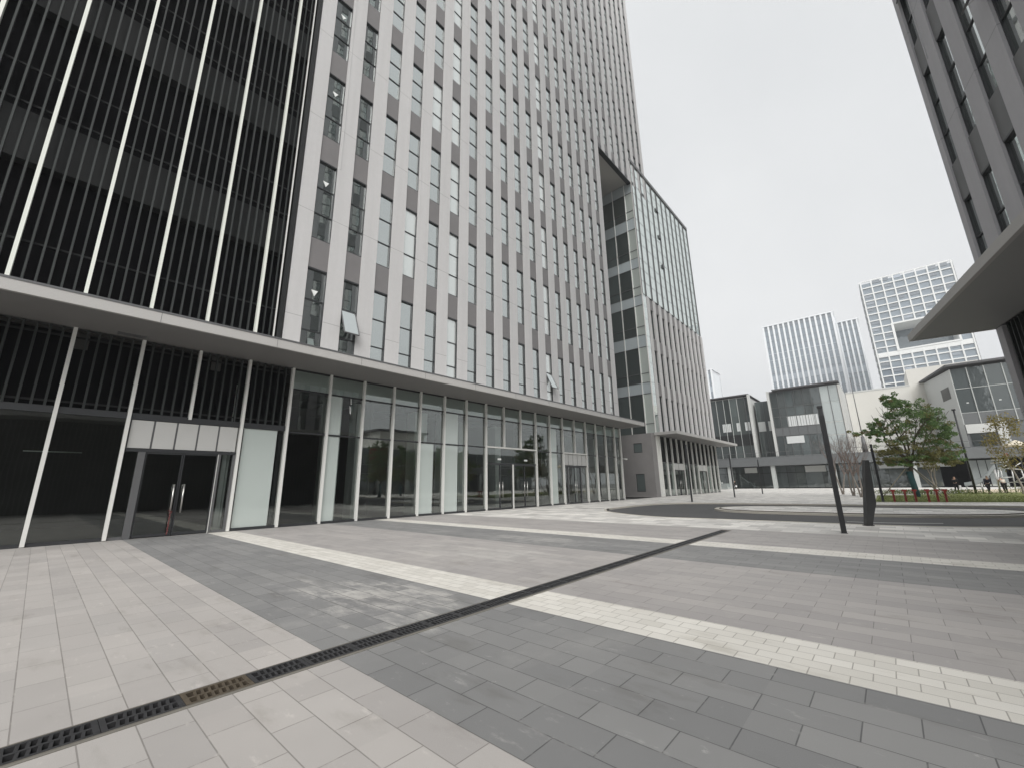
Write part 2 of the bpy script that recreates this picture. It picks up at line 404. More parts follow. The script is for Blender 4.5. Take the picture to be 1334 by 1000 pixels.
# paving round the road, cut along the road edge
near_side = [(19.9, YB), (19.9, YT)]+[(24.75, YT)]+rn
far_side = [(24.75, YT), (46.6, YT), (46.6, 60), (134, 60), (134, -80), (44, -80), (40, -40)]+rf[::-1]
b = MB()
for q in (near_side, far_side):
    bm = bmesh.new(); vs = [bm.verts.new((x, y, 0)) for x, y in q]; es = [bm.edges.new((vs[i], vs[(i+1) % len(vs)])) for i in range(len(vs))]
    bmesh.ops.triangle_fill(bm, edges=es, use_beauty=True)
    bm.verts.index_update()
    for f in bm.faces:
        pts = [v.co.copy() for v in f.verts]
        if f.normal.z < 0: pts.reverse()
        b.face(pts)
    bm.free()
struct('white_paving', b, 'paver_mosaic')
b = MB()
bm = bmesh.new(); vs = [bm.verts.new((x, y, 0)) for x, y in road_poly]; es = [bm.edges.new((vs[i], vs[(i+1) % len(vs)])) for i in range(len(vs))]
bmesh.ops.triangle_fill(bm, edges=es, use_beauty=True)
for f in bm.faces:
    pts = [Vector((v.co.x, v.co.y, -.06)) for v in f.verts]
    if f.normal.z < 0: pts.reverse()
    b.face(pts)
bm.free()
struct('road', b, 'asphalt')
def band_along(line, w, z0, z1, closed=False):
    """a kerb of width w laid to the left of a polyline"""
    b = MB(); L = [Vector(p) for p in line]; n = len(L); off = []
    for i in range(n):
        a = L[i-1] if (i or closed) else L[i]; c = L[(i+1) % n] if (i < n-1 or closed) else L[i]
        t = (c-a).normalized(); off.append(L[i]+Vector((-t.y, t.x))*w)
    for i in range(n if closed else n-1):
        j = (i+1) % n; p, q, r, s = L[i], L[j], off[j], off[i]
        b.face([(p.x, p.y, z1), (q.x, q.y, z1), (r.x, r.y, z1), (s.x, s.y, z1)] if w > 0 else [(s.x, s.y, z1), (r.x, r.y, z1), (q.x, q.y, z1), (p.x, p.y, z1)])
        b.face([(p.x, p.y, z0), (q.x, q.y, z0), (q.x, q.y, z1), (p.x, p.y, z1)] if w > 0 else [(p.x, p.y, z1), (q.x, q.y, z1), (q.x, q.y, z0), (p.x, p.y, z0)])
        b.face([(r.x, r.y, z0), (s.x, s.y, z0), (s.x, s.y, z1), (r.x, r.y, z1)] if w > 0 else [(s.x, s.y, z0), (r.x, r.y, z0), (r.x, r.y, z1), (s.x, s.y, z1)])
    return b
struct('kerb', band_along(rn, -.14, -.07, .012), 'kerb_stone')
struct('kerb', band_along(rf, .14, -.07, .03), 'kerb_stone')
isl = [(27.3, 7.9), (26.2, 7.1), (25.6, 5.9), (25.45, 4.4), (25.45, 2.2), (25.55, .6), (26.05, -1.4), (27.3, -3.2), (28.9, -4.25), (30.3, -4.35), (31.2, -3.6), (31.35, -2.2), (31.1, .5), (31.15, 2.7), (31.0, 5.4), (30.2, 7.2), (28.8, 8.05)]
il = smooth_line(isl+[isl[0]], 4)[:-1]
b = MB(); b.cur = 0
b.face([(x, y, .055) for x, y in (il if sum(il[k][0]*il[(k+1) % len(il)][1]-il[(k+1) % len(il)][0]*il[k][1] for k in range(len(il))) > 0 else il[::-1])])
struct('traffic_island', b, 'paver_mosaic')
struct('kerb', band_along(il, -.26, -.07, .035, True), 'kerb_stone')
struct('kerb', band_along(il, .06, -.07, .075, True), 'kerb_dark')
lane = [(21.95, 1.6), (22.0, .6), (22.3, -.3), (22.75, -1.2)]
ll = smooth_line(lane)
b = MB()
for i in range(len(ll)-1):
    (x0, y0), (x1, y1) = ll[i], ll[i+1]; b.face([(x0, y0, -.056), (x0+.14, y0, -.056), (x1+.14, y1, -.056), (x1, y1, -.056)][::-1])
struct('lane_marking', b, 'road_line')
# lawn and play ground
struct('lawn_base', MB().prism([(38.6, 1.05), (39.2, -1.65), (40.4, -5.9), (42, -14), (70, -14), (66.5, -6.2), (58, -1.5), (56.5, 1.25)], -.05, .012), 'grass')
struct('kerb', band_along([(38.35, 1.1), (39.0, -1.65), (40.2, -5.9), (41.8, -14)], -.16, -.05, .07), 'mall_white')
sheet('play_ground', 'sand', [(66.9, -6.1), (80, -6.0), (88, -13), (88, -20), (70.4, -20), (70.4, -14)], .006)
b = MB()
for i in range(9000):
    t = random.random()**1.6; y = 1.0-random.random()*9; x = 38.75+.44*(1-y)+t*15
    h = random.uniform(.03, .075); a = random.uniform(0, 6.28); w = .02
    b.face([(x-w*cos(a), y-w*sin(a), .01), (x+w*cos(a), y+w*sin(a), .01), (x+random.uniform(-.04, .04), y+random.uniform(-.04, .04), h)])
tag(b.build('lawn_grass', 'leaf_low'), 'short green grass of the lawn behind the red posts', 'grass', kind='stuff')

# drain grates ------------------------------------------------------
def grate_mesh(mat):
    b = MB(); L = .466; y0, y1 = 0, .27
    b.box(0, L, y0, .03, -.03, .003); b.box(0, L, y1-.03, y1, -.03, .003); b.box(0, L, .122, .148, -.03, .003)
    b.box(0, .035, .03, .122, -.03, .003); b.box(L-.035, L, .03, .122, -.03, .003)
    b.box(0, .035, .148, y1-.03, -.03, .003); b.box(L-.035, L, .148, y1-.03, -.03, .003)
    n = 8; w = (L-.07)/n
    for k in range(1, n):
        x = .035+k*w; sk = .010
        for (a, c) in ((.03, .122), (.148, y1-.03)):
            b.prism([(x-.010, a), (x+.010, a), (x+.010+sk, c), (x-.010+sk, c)], -.028, .002)
    return b.mesh('drain_grate', mat)
gm = {m: grate_mesh(m) for m in ('cast_iron', 'rusty_iron')}
X = -.845; i = 0
while X < DX1-.48:
    rust = i in (4,)
    o = bpy.data.objects.new('drain_grate', gm['rusty_iron' if rust else 'cast_iron']); COL.objects.link(o)
    o.location = (X, DY0+.005, 0)
    if rust: tag(o, 'rusty yellow-brown slotted drain grate, the only rusted one in the row', 'drain grate', 'slotted grates of the drain channel')
    else: tag(o, 'black slotted iron drain grate in the long channel across the paving', 'drain grate', 'slotted grates of the drain channel')
    X += .470; i += 1

# ------------------------------------------------------------------ office facades
HT = 96.0
BOT = [12.5, 18.9]+[24.85+5.85*k for k in range(13)]          # underside of each spandrel
ROWS = [(7.6, 12.5), (14.15, 18.9)]+[(BOT[k]+1.62, BOT[k+1]) for k in range(1, len(BOT)-1)]
ROWS = [r for r in ROWS if r[1] < HT]
def window_meshes(w=.9, h=4.4):
    f = MB()
    f.box(0, .03, -.06, .06, 0, h); f.box(w-.04, w, -.09, .06, 0, h)          # deep dark jambs
    f.box(.03, w-.04, -.05, .06, 0, .06); f.box(.03, w-.04, -.09, .06, h-.07, h)
    for z in (1.4, 2.85): f.box(.03, w-.04, -.025, .06, z-.024, z+.024)
    f.box(.03, .05, -.022, .05, 1.424, 2.826); f.box(w-.06, w-.04, -.022, .05, 1.424, 2.826)
    g = MB()
    for z0, z1 in ((.06, 1.376), (1.424, 2.826), (2.874, h-.07)):
        a = random.uniform(-.004, .004)
        x0, x1 = (.03, w-.04) if z0 != 1.424 else (.05, w-.06)
        g.face([(x0, .02, z0), (x1, .02+a, z0), (x1, .02+a*.5, z1), (x0, .02, z1)])
    return f, g
def screen_area(o_world, w, h):
    """rough size in the picture of a window, nought when out of the frame"""
    mi = cam.matrix_world.inverted(); F = 535.93; P = []
    for dx, dz in ((0, 0), (w, 0), (w, h), (0, h)):
        q = mi @ (o_world @ Vector((dx, 0, dz)))
        if q.z > -.1: return 0
        P.append((667+F*q.x/-q.z, 500-F*q.y/-q.z))
    cx = sum(p[0] for p in P)/4; cy = sum(p[1] for p in P)/4
    if not (-10 < cx < 1344 and -30 < cy < 1010): return 0
    return abs(sum(P[k][0]*P[(k+1) % 4][1]-P[(k+1) % 4][0]*P[k][1] for k in range(4)))/2
def facade(root, piers, pw, rows, pier_mt, sp_mt, gl, hole=None, skip=(), blinds=()):
    """piers: left edges; windows stand between neighbours. hole=(first bay, z): bays from there on only exist above z"""
    RW = Matrix.Translation(root.location) @ root.rotation_euler.to_matrix().to_4x4()
    wins, spans = [], []
    for k, x in enumerate(piers):
        w = pw[k] if isinstance(pw, list) else pw
        z0 = 7.30 if not hole or k <= hole[0] else hole[1]
        b = MB().box(x, x+w, 0, .55, z0, HT)
        if k % 3 == 1: b.box(x+.10, x+.15, -.022, -.001, max(z0, 18.9), HT)         # cover strip on some piers
        b.build('pier', pier_mt, root)
        if k == len(piers)-1: break
        xa, xb = x+w, piers[k+1]
        top = hole[1] if hole and k >= hole[0] else None
        for z in BOT:
            if z+1.62 > HT: break
            zt = 14.15 if z == 12.5 else (20.5 if z == 18.9 else z+1.62)
            if top and zt <= top+.5: continue
            spans.append((screen_area(RW @ Matrix.Translation((xa, .06, z)), xb-xa, zt-z), xa, xb, z, zt))
        for r, (za, zb) in enumerate(rows):
            if top and za < top: continue
            if (k, r) in skip: continue
            wins.append((screen_area(RW @ Matrix.Translation((xa, .15, za)), xb-xa, zb-za), k, r, xa, xb-xa, za, zb-za))
    spans.sort(reverse=True); rest = MB()
    for i, (a, xa, xb, z, zt) in enumerate(spans):
        if i < 100 and a > 0: MB().box(xa, xb, .06, .5, z, zt).build('spandrel', sp_mt, root)
        else: rest.box(xa, xb, .06, .5, z, zt)
    if rest.v: rest.build('upper_spandrel', sp_mt, root)['kind'] = 'stuff'
    wins.sort(reverse=True, key=lambda t: t[0])
    f, g = window_meshes()
    fm, gm_ = f.mesh('window', 'dark_frame'), g.mesh('glass_pane', gl)
    gb_ = g.mesh('glass_pane', 'office_glass_blind')
    blind_at = lambda k, r: bool(blinds) and (k in blinds or (k*7+r*11) % 29 == 3)
    kept = {}
    for a, k, r, x, w, z, h in wins[:100]:
        if a <= 0: continue
        o = bpy.data.objects.new('window', fm); COL.objects.link(o); o.parent = root
        o.location = (x, .15, z); o.scale = (w/.9, 1, h/4.4)
        p = bpy.data.objects.new('glass_pane', gb_ if blind_at(k, r) else gm_); COL.objects.link(p); p.parent = o
        kept[(k, r)] = o
    rest = [t for t in wins if (t[1], t[2]) not in kept]
    if rest:
        F, G = MB(), MB()
        for a, k, r, x, w, z, h in rest:
            g.mi = [1 if blind_at(k, r) else 0]*len(g.f)
            for src, dst in ((f, F), (g, G)):
                i = len(dst.v); dst.v += [(x+v[0]*w/.9, .15+v[1], z+v[2]*h/4.4) for v in src.v]
                dst.f += [tuple(i+q for q in t) for t in src.f]; dst.mi += src.mi; dst.sm += src.sm
        o = F.build('upper_window', 'dark_frame', root); o['kind'] = 'stuff'
        p = G.build('glass_pane', [gl, 'office_glass_blind'], o); p['kind'] = 'stuff'
    return kept
def open_sash(root, x0, x1, z0, z1, ang, y=.16, gl='office_glass_bright'):
    """a top-hung sash pushed open"""
    b = MB(); h = z1-z0; w = x1-x0
    b.box(0, .05, -.025, .025, -h, 0); b.box(w-.05, w, -.025, .025, -h, 0); b.box(.05, w-.05, -.025, .025, -.05, 0); b.box(.05, w-.05, -.025, .025, -h, -h+.05)
    o = b.build('open_sash', 'mid_frame', root); o.location = (x0, y, z1); o.rotation_euler = (-R(ang), 0, 0)
    g = MB(); g.box(.05, w-.05, -.008, .008, -h+.05, -.05); g.build('sash_glass', gl, o)
    s = MB().tube((.1, -.0, -h*.9), (.1, .45, -h*.35), .01).build('stay', 'steel', o)
    return o

# ---- left tower
LT = thing('office_tower', 'tall pale striped office tower with dark slatted wing and long glazed ground floor', 'office tower', (0, 20, 0))
piers = [6.42]+[8.20+1.779*k for k in range(26)]
pw = [.78]+[.885]*26
kept = facade(LT, piers, pw, ROWS, 'pier_stone', 'spandrel_grey', 'office_glass', hole=(18, 42.4), blinds=(5, 11))
XE = piers[18]+.885                                  # end of the lower block
XR = piers[-1]+.885                                  # end of the overhanging block
b = MB(); b.box(6.42, XE-.02, .552, 26, 7.5, HT-.3); b.box(XE-.02, XR, .552, 26, 43.0, HT-.3)
b.build('core_wall', 'spandrel_grey', LT)
box('overhang_soffit', 'canopy_paint', LT, XE, XR, .60, 26, 42.55, 42.99)
box('overhang_lip', 'dark_frame', LT, XE, XR, .02, .58, 42.30, 42.9)
box('parapet', 'pier_stone', LT, -14, XR, -.02, .6, HT+.002, HT+1)
for (k, r), o in kept.items():                          # white rescue triangles on the first column
    if k == 0 and r < 6:
        b = MB(); b.face([(.30, -.004, 3.35), (.45, -.004, 3.06), (.60, -.004, 3.35)]); t = b.build('rescue_marker', 'sticker_white', o)
# dark slatted wing
FINS = [5.28-1.77*k for k in range(10)]
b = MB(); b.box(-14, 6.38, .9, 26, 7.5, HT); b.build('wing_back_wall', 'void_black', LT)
b = MB(); b.box(-14, 6.38, -.0, .88, HT-.2, HT); b.box(-14, 6.38, .02, .88, 7.42, 7.5); b.build('wing_edge', 'louver_band', LT)
b = MB()
for z0, z1 in [(12.8, 14.7), (19.1, 20.9)]+[(25.0+5.85*k, 26.7+5.85*k) for k in range(12)]: b.box(-14, 6.38, .45, .88, z0, z1)
b.build('slab_band', 'louver_band', LT)
b = MB()
for z in [9.76, 14.78, 16.2, 20.98, 22.1]+[26.78+5.85*k for k in range(11)]+[28.0+5.85*k for k in range(11)]: b.box(-14, 6.38, .10, .16, z-.03, z+.03)
b.build('louver_rail', 'louver_band', LT)
b = MB()
for i, x in enumerate(FINS):
    for k in range(1, 6):
        xx = x-1.77*k/6; b.box(xx-.029, xx+.029, -.07, .06, 7.52, HT-.21)
for xx in (5.60, 5.86): b.box(xx-.02, xx+.02, -.02, .09, 7.52, HT-.21)
b.build('louver_blades', 'louver_blade', LT)
box('corner_strip', 'louver_band', LT, 6.16, 6.36, -.04, .89, 7.52, HT-.21)
box('corner_trim', 'white_bar', LT, 6.02, 6.06, -.05, .06, 7.52, HT-.21)
for x in FINS: MB().box(x-.05, x+.05, -.16, .06, 7.48, HT-.21).build('white_fin', 'white_fin', LT)
# canopy
b = MB(); b.box(-14, 39.2, -2.72, -2.60, 7.06, 7.46); b.box(-14, 39.2, -2.60, -.02, 7.16, 7.44); b.box(39.08, 39.2, -2.6, 0, 7.06, 7.155)
cn = b.build('canopy', 'canopy_paint', LT)
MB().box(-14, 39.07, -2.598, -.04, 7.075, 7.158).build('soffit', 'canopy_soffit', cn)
b = MB()
for k in range(15): b.box(-12.6+3.6*k, -12.588+3.6*k, -2.7235, -2.719, 7.062, 7.398); b.box(-12.6+3.6*k, -12.59+3.6*k, -2.59, -.05, 7.0735, 7.0752)
b.build('panel_joint', 'mid_frame', cn)
v = MB(); v.box(.95, 1.75, -.62, -.32, 7.055, 7.074)
for k in range(5): v.box(.97, 1.73, -.60+k*.058, -.575+k*.058, 7.045, 7.056)
v.build('soffit_vent', 'mid_frame', cn)
MB().box(-14, 39.2, -2.735, -2.721, 7.40, 7.47).build('drip_edge', 'mid_frame', cn)
MB().box(-14, 39.06, -.02, .30, 7.10, 7.40).build('wall_beam', 'mid_frame', LT)
# ground-floor room behind the glass
rm = MB(); rm.box(-14, 39.2, 9.8, 10, 0, 7.1); rm.box(-14.2, -14, .3, 10, 0, 7.1); rm.box(39.2, 39.4, .02, 10, 0, 7.1); rm.box(13.2, 13.35, 3.6, 9.7, .02, 7.05); rm.box(25.4, 25.55, 2.5, 9.7, .02, 7.05)
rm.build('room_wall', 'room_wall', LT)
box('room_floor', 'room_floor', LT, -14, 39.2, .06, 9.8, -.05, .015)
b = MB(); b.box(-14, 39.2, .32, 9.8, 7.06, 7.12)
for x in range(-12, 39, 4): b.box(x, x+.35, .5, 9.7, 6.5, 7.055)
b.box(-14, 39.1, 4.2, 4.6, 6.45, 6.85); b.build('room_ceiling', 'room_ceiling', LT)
b = MB()
for x0, x1, y0 in ((8.98, 9.65, .14), (10.86, 11.25, .9), (16.22, 17.35, .14), (27.0, 27.95, .14), (14.6, 15.5, .9), (33.2, 33.7, 2), (37.2, 37.7, 2), (22.9, 23.5, 2.2), (19.2, 19.7, 2.2), (5.05, 5.12, .4)): b.box(x0, x1, y0, y0+.8, .02, 6.05)
b.build('room_column', 'room_column', LT)
b = MB(); b.box(7.1, 39.0, .12, .135, 6.16, 7.04); b.build('bulkhead', 'room_bulkhead', LT)
b = MB(); b.tube((-.6, 3.2, 3.1), (.9, 3.2, 3.1), .02); b.box(9.6, 9.66, .48, .5, 5.55, 5.9); b.build('light_line_and_strip', 'room_column', LT)  # light line put in as a pale unlit tube; box is a hanging strip
b = MB(); b.face([(10.0, .015, 5.75), (10.05, .015, 5.75), (10.02, .015, 6.04), (9.98, .015, 6.04)]); b.face([(9.98, .012, 5.3), (10.06, .012, 5.22), (10.03, .012, 5.6), (9.95, .012, 5.68)]); b.build('torn_tape', 'sticker_white', LT)
# mullions, transoms, plinth
MX = [7.06+1.806*k for k in range(18)]
FULL = [x for i, x in enumerate(MX) if i not in (8, 9, 13)]
SHORT = [MX[8], MX[9], MX[13], 3.49]
for x in FULL+[38.98]+[5.27, 1.74, -.05, -1.82, -3.6]: MB().box(x-.052, x+.052, -.13, .07, .02, 7.07).build('mullion', 'white_bar', LT)
for x in SHORT: MB().box(x-.048, x+.048, -.125, .07, 4.28 if x < 5 else 4.205, 7.07).build('mullion', 'white_bar', LT)
b = Each(); MXA = MX+[38.98]
for i in range(18):
    x0, x1 = MXA[i]+.065, MXA[i+1]-.065
    b.box(x0, x1, -.03, .06, 6.06, 6.13)
    if i not in (7, 8, 9, 12, 13): b.box(x0, x1, -.03, .06, 4.07, 4.14)
    if i not in (7, 8, 9, 12, 13): b.box(x0, x1, -.06, .06, .0, .11)
    b.box(x0, x1, -.02, .06, 7.0, 7.07)
for x0, x1 in ((5.335, 6.995), (-.0+.015, 1.675), (-1.755, -.115), (-3.5, -1.885)): b.box(x0, x1, -.06, .06, .0, .11)
for x0, x1 in ((5.335, 6.99), (1.805, 5.205), (.015, 1.675), (-1.755, -.115), (-3.5, -1.885)): b.box(x0, x1, -.04, .10, 4.14, 4.36)
b.box(MX[7]+.07, MX[10]-.07, -.04, .06, 3.03, 3.11); b.box(MX[12]+.07, MX[14]-.07, -.04, .06, 3.03, 3.13)
b.box(1.81, 5.2, -.05, .06, 2.99, 3.10)
b.build('transom', 'dark_frame', LT)
b = Each(); b.box(MX[7]+.07, MX[10]-.07, -.14, .06, 4.10, 4.20); b.box(MX[12]+.07, MX[14]-.07, -.14, .06, 4.10, 4.20); b.build('door_bar', 'white_bar', LT)
# lower slats
b = MB()
for i, x in enumerate([7.05]+FINS):
    for k in range(1, 6):
        xx = x-1.77*k/6; b.box(xx-.030, xx+.030, -.05, .09, 4.37, 7.05)
b.build('louver_blades', 'louver_blade', LT)
b = MB()
for z in (4.52, 6.75): b.box(-14, 6.99, .1, .15, z, z+.06)
b.build('louver_rail', 'louver_band', LT)
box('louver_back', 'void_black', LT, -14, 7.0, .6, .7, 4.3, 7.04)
# shop-front panes
def pane(x0, x1, z0, z1, mat='shop_glass', y=.03, par=LT, name='glass_pane'):
    b = MB(); e = random.uniform(-.006, .006); b.face([(x0, y, z0), (x1, y+e, z0), (x1, y+e, z1), (x0, y, z1)]); return b.build(name, mat, par)
for i in range(18):
    x0, x1 = MXA[i]+.06, MXA[i+1]-.06
    pane(x0, x1, 6.13, 7.0)
    if i in (7, 8, 9, 12, 13): pane(x0, x1, 4.2, 6.06)
    else: pane(x0, x1, 4.14, 6.06, 'shop_glass_dark' if i == 0 else 'shop_glass'); pane(x0, x1, .11, 4.07, 'shop_glass_dark' if i == 0 else 'shop_glass')
pane(MX[7]+.06, MX[10]-.06, 3.11, 4.10)
for x0, x1 in ((0.01, 1.68), (-1.76, -.11), (-3.5, -1.88)): pane(x0, x1, .11, 4.14, 'shop_glass_dark')
pane(5.33, 7.0, .11, 4.14, 'shop_glass')
for xa, xb, za, zb in ((5.40, 6.70, .115, 4.13), (8.93, 9.55, .115, 4.06), (8.93, 9.55, 4.15, 6.05), (16.18, 17.25, .115, 4.06), (16.18, 17.25, 4.15, 6.05), (26.98, 27.9, .115, 4.06), (26.98, 27.9, 4.15, 6.05), (14.35, 15.35, .115, 4.06)):
    g = MB(); g.face([(xa, .02, za), (xb, .02, za), (xb, .02, zb), (xa, .02, zb)]); g.build('frosted_film', 'frosted_glass', LT)
b = MB(); b.box(6.78, 6.90, .05, .24, .10, 4.0); b.build('panel_post', 'mid_frame', LT)
# doors
def leaf(x0, x1, z1, hx, mat):
    fr = MB(); fr.box(x0, x1, -.02, .05, .03, .12); fr.box(x0, x1, -.02, .05, z1-.06, z1); fr.box(x0, x0+.035, -.02, .05, .12, z1-.06); fr.box(x1-.035, x1, -.02, .05, .12, z1-.06)
    d = fr.build('door', 'dark_frame', LT)
    pane(x0+.035, x1-.035, .12, z1-.06, mat, .015, d, 'door_pane')
    for h in hx:
        b = MB(); b.tube((h, -.11, .80), (h, -.11, 1.84), .028); b.tube((h, -.11, 1.0), (h, .01, 1.0), .012); b.tube((h, -.11, 1.65), (h, .01, 1.65), .012)
        b.build('handle', 'steel', d)
leaf(2.40, 3.49, 2.99, [3.36], 'shop_glass_dark'); leaf(3.51, 4.60, 2.99, [3.66], 'shop_glass_dark')
b = Each(); b.box(2.18, 2.38, -.06, .07, 0, 2.985); b.box(4.62, 4.70, -.06, .07, 0, 2.985); b.box(1.81, 2.17, -.04, .06, 0, .10); b.box(4.71, 5.2, -.04, .06, 0, .10); b.box(5.12, 5.2, -.04, .06, .1, 2.985)
b.build('door_frame', 'mid_frame', LT)
b = MB(); b.box(4.605, 4.618, -.07, .06, 0, 2.985); b.build('door_trim', 'white_bar', LT)
pane(1.81, 2.18, .1, 2.99, 'shop_glass_dark'); pane(4.70, 5.12, .1, 2.99, 'shop_glass')
b = MB(); b.box(4.86, 5.02, .35, .5, .02, 3.0); b.build('room_post', 'room_column', LT)
for (xa, xb, za, zb, n) in ((1.82, 5.19, 3.12, 4.12, 5), (MX[12]+.08, MX[14]-.08, 3.15, 4.08, 5)):
    b = MB(); w = (xb-xa)/n
    for k in range(n): b.box(xa+k*w+.03, xa+(k+1)*w-.03, -.01, .05, za, zb)
    o = b.build('white_panel', 'white_panel', LT)
    b = MB(); b.box(xa, xb, .01, .04, za+.002, zb-.002); b.build('panel_seam', 'mid_frame', o)
x0, x1 = MX[7]+.07, MX[10]-.07; xm = (x0+x1)/2
q = (xm-x0)/2
leaf(x0+.04, x0+q-.005, 3.02, [x0+q-.16], 'shop_glass'); leaf(x0+q+.005, xm-.05, 3.02, [x0+q+.16], 'shop_glass')
leaf(xm+.05, xm+q-.005, 3.02, [xm+q-.16], 'shop_glass'); leaf(xm+q+.005, x1-.04, 3.02, [xm+q+.16], 'shop_glass')
b = MB(); b.box(xm-.045, xm+.045, -.08, .06, 0, 3.025); b.build('door_post', 'white_bar', LT)
for x in (x0+1.1, xm+1.3): MB().box(x, x+.34, -.02, .0, 3.30, 3.42).build('door_sticker', 'sticker_white', LT)
x0, x1 = MX[12]+.07, MX[14]-.07
leaf(x0+.62, x0+1.53, 3.02, [x0+1.4], 'shop_glass_dark'); leaf(x0+1.54, x0+2.45, 3.02, [x0+1.68], 'shop_glass_dark')
b = Each(); b.box(x0+.5, x0+.61, -.05, .06, 0, 3.025); b.box(x0+2.46, x0+2.57, -.05, .06, 0, 3.025); b.box(x0, x0+.5, -.05, .06, 0, .1); b.box(x0+2.57, x1, -.05, .06, 0, .1); b.build('door_frame', 'mid_frame', LT)
pane(x0, x0+.5, .1, 3.03); pane(x0+2.57, x1, .1, 3.03)
open_sash(LT, piers[1]+.885+.03, piers[2]-.03, 9.18, 10.76, 24)
open_sash(LT, piers[11]+.885+.03, piers[12]-.03, 9.18, 10.76, 26)
ch = MB()
for k in range(9):
    z = .83-k*.085; a = k % 2
    ch.tube((3.37+.012*a, -.14, z), (3.37-.012*(1-a), -.14, z-.085), .016, .016, 6)
ch.tube((3.30, -.14, .90), (3.42, -.14, .86), .014, .014, 6); ch.tube((3.42, -.14, .86), (3.38, -.14, .8), .014, .014, 6)
tag(ch.build('lock_chain', ['chain_red'], None, (0, 20, 0)), 'dark red cable lock hanging from a steel door handle', 'lock')
sc = thing('security_camera', 'small white camera on the end post of the glazed ground floor', 'camera', (39.05, 19.84, 4.0))
MB().box(-.03, .03, -.1, .0, -.03, .05).build('bracket', 'white_bar', sc)
MB().tube((0, -.1, .0), (.12, -.42, -.06), .07, .075, 10).build('housing', 'white_bar', sc)

# ---- right tower (turned ten degrees)
RT = thing('office_tower', 'shaded grey striped office tower whose wide canopy overhangs the plaza near the dark pylon sign', 'office tower', (23.55, -4.0, 0), R(190))
rp = [0.0]+[1.25+1.775*k for k in range(9)]
rw = [.40]+[.90]*9
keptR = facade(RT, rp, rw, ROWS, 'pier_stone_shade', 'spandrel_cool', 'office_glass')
xr = rp[-1]+.9
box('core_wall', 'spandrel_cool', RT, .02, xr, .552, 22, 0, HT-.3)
b = MB(); b.box(.05, 38, -2.50, -2.38, 7.06, 7.34); b.box(.05, 38, -2.38, -.02, 7.16, 7.32); b.box(.05, .17, -2.38, -.02, 7.06, 7.155)
cn = b.build('canopy', 'canopy_paint', RT)
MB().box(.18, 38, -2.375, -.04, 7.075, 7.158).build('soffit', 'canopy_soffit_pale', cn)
XP = 38.0
box('podium_wall', 'spandrel_cool', RT, xr, XP, .0, 12, 7.36, 9.5)
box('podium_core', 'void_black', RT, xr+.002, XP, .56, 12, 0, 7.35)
box('wall_beam', 'mid_frame', RT, .0, XP, -.02, .5, 7.10, 7.298)
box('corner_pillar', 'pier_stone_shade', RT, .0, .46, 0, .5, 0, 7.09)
b = MB()
for k in range(1, 130):
    xx = .5+k*.29
    if xx > XP: break
    b.box(xx-.03, xx+.03, .02, .16, .0, 7.08)
b.build('louver_blades', 'louver_blade', RT)
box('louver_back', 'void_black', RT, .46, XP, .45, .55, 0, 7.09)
b = MB()
for z in (3.9, 6.6): b.box(.46, XP, .18, .24, z, z+.12)
b.build('louver_rail', 'louver_band', RT)
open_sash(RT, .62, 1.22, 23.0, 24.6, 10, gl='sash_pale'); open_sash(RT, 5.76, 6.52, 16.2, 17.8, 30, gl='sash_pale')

# ------------------------------------------------------------------ glazed annex beyond the tower
AN = thing('glass_annex', 'lower glass and stone wing beyond the tower with its own canopy and stone base', 'office building', (48.4, 20, 0))
AX = 22.6
ap = [.0]+[1.25+1.94*k for k in range(12)]
box('core_wall', 'spandrel_grey', AN, .3, AX, .5, 24, 7.3, 46.0)
AR = [(7.6, 12.3), (13.9, 18.3), (19.9, 24.0)]
for k, x in enumerate(ap[1:]):
    MB().box(x, x+.85, -.02, .5, 7.3, 25.6).build('pier', 'pier_stone', AN)
s = Each(); F, G = window_meshes()
Fm, Gm = F.mesh('window', 'dark_frame'), G.mesh('glass_pane', 'annex_glass_dark')
for k in range(1, 12):
    xa, xb = ap[k]+.85, ap[k+1]
    for z0, z1 in ((12.3, 13.9), (18.3, 19.9), (24.0, 25.5)): s.box(xa, xb, .06, .48, z0, z1)
    for z0, z1 in AR:
        o = bpy.data.objects.new('window', Fm); COL.objects.link(o); o.parent = AN; o.location = (xa, .28, z0); o.scale = ((xb-xa)/.9, 1, (z1-z0)/4.4)
        p = bpy.data.objects.new('glass_pane', Gm); COL.objects.link(p); p.parent = o
s.build('spandrel', 'spandrel_grey', AN)
# curtain wall: big panes in a fine grid, one object per bay
cx = [0.0]+[1.25+1.94*k for k in range(12)]
ZR = [25.66, 27.6, 29.35, 30.9, 33.3, 35.2, 36.9, 39.2, 41.0, 42.7, 44.4, 45.9]
for k in range(12):
    x0, x1 = cx[k]+.03, cx[k+1]-.03 if k < 11 else AX-.03
    b = MB()
    for z0, z1 in zip(ZR[:-1], ZR[1:]):
        e = random.uniform(-.012, .012); b.face([(x0, .02+e, z0+.02), (x1, .02-e, z0+.02), (x1, .02, z1-.02), (x0, .02, z1-.02)])
    b.build('curtain_pane', 'annex_glass', AN)
b = MB()
for z in ZR: b.box(0, AX, .0, .08, z-.02, z+.02)
for k in range(13): x = cx[k] if k < 12 else AX; b.box(x-.03, x+.03, -.10, .07, 25.6, 46.0)
b.build('curtain_grid', 'mid_frame', AN)
for (bx, z0) in ((4, 42.3), (4, 37.6), (4, 32.6)): MB().box(cx[bx+1]-.75, cx[bx+1]-.1, -.16, -.03, z0, z0+.55).build('vent_sash', 'dark_frame', AN)
b = MB(); b.box(-.1, AX+.05, -.12, .4, 46.0, 46.5); b.box(-.1, .4, .4, 24, 46.0, 46.5); b.build('roof_edge', 'mid_frame', AN)
for z0 in (7.6, 12.6, 17.6, 22.6): pass
b = MB()
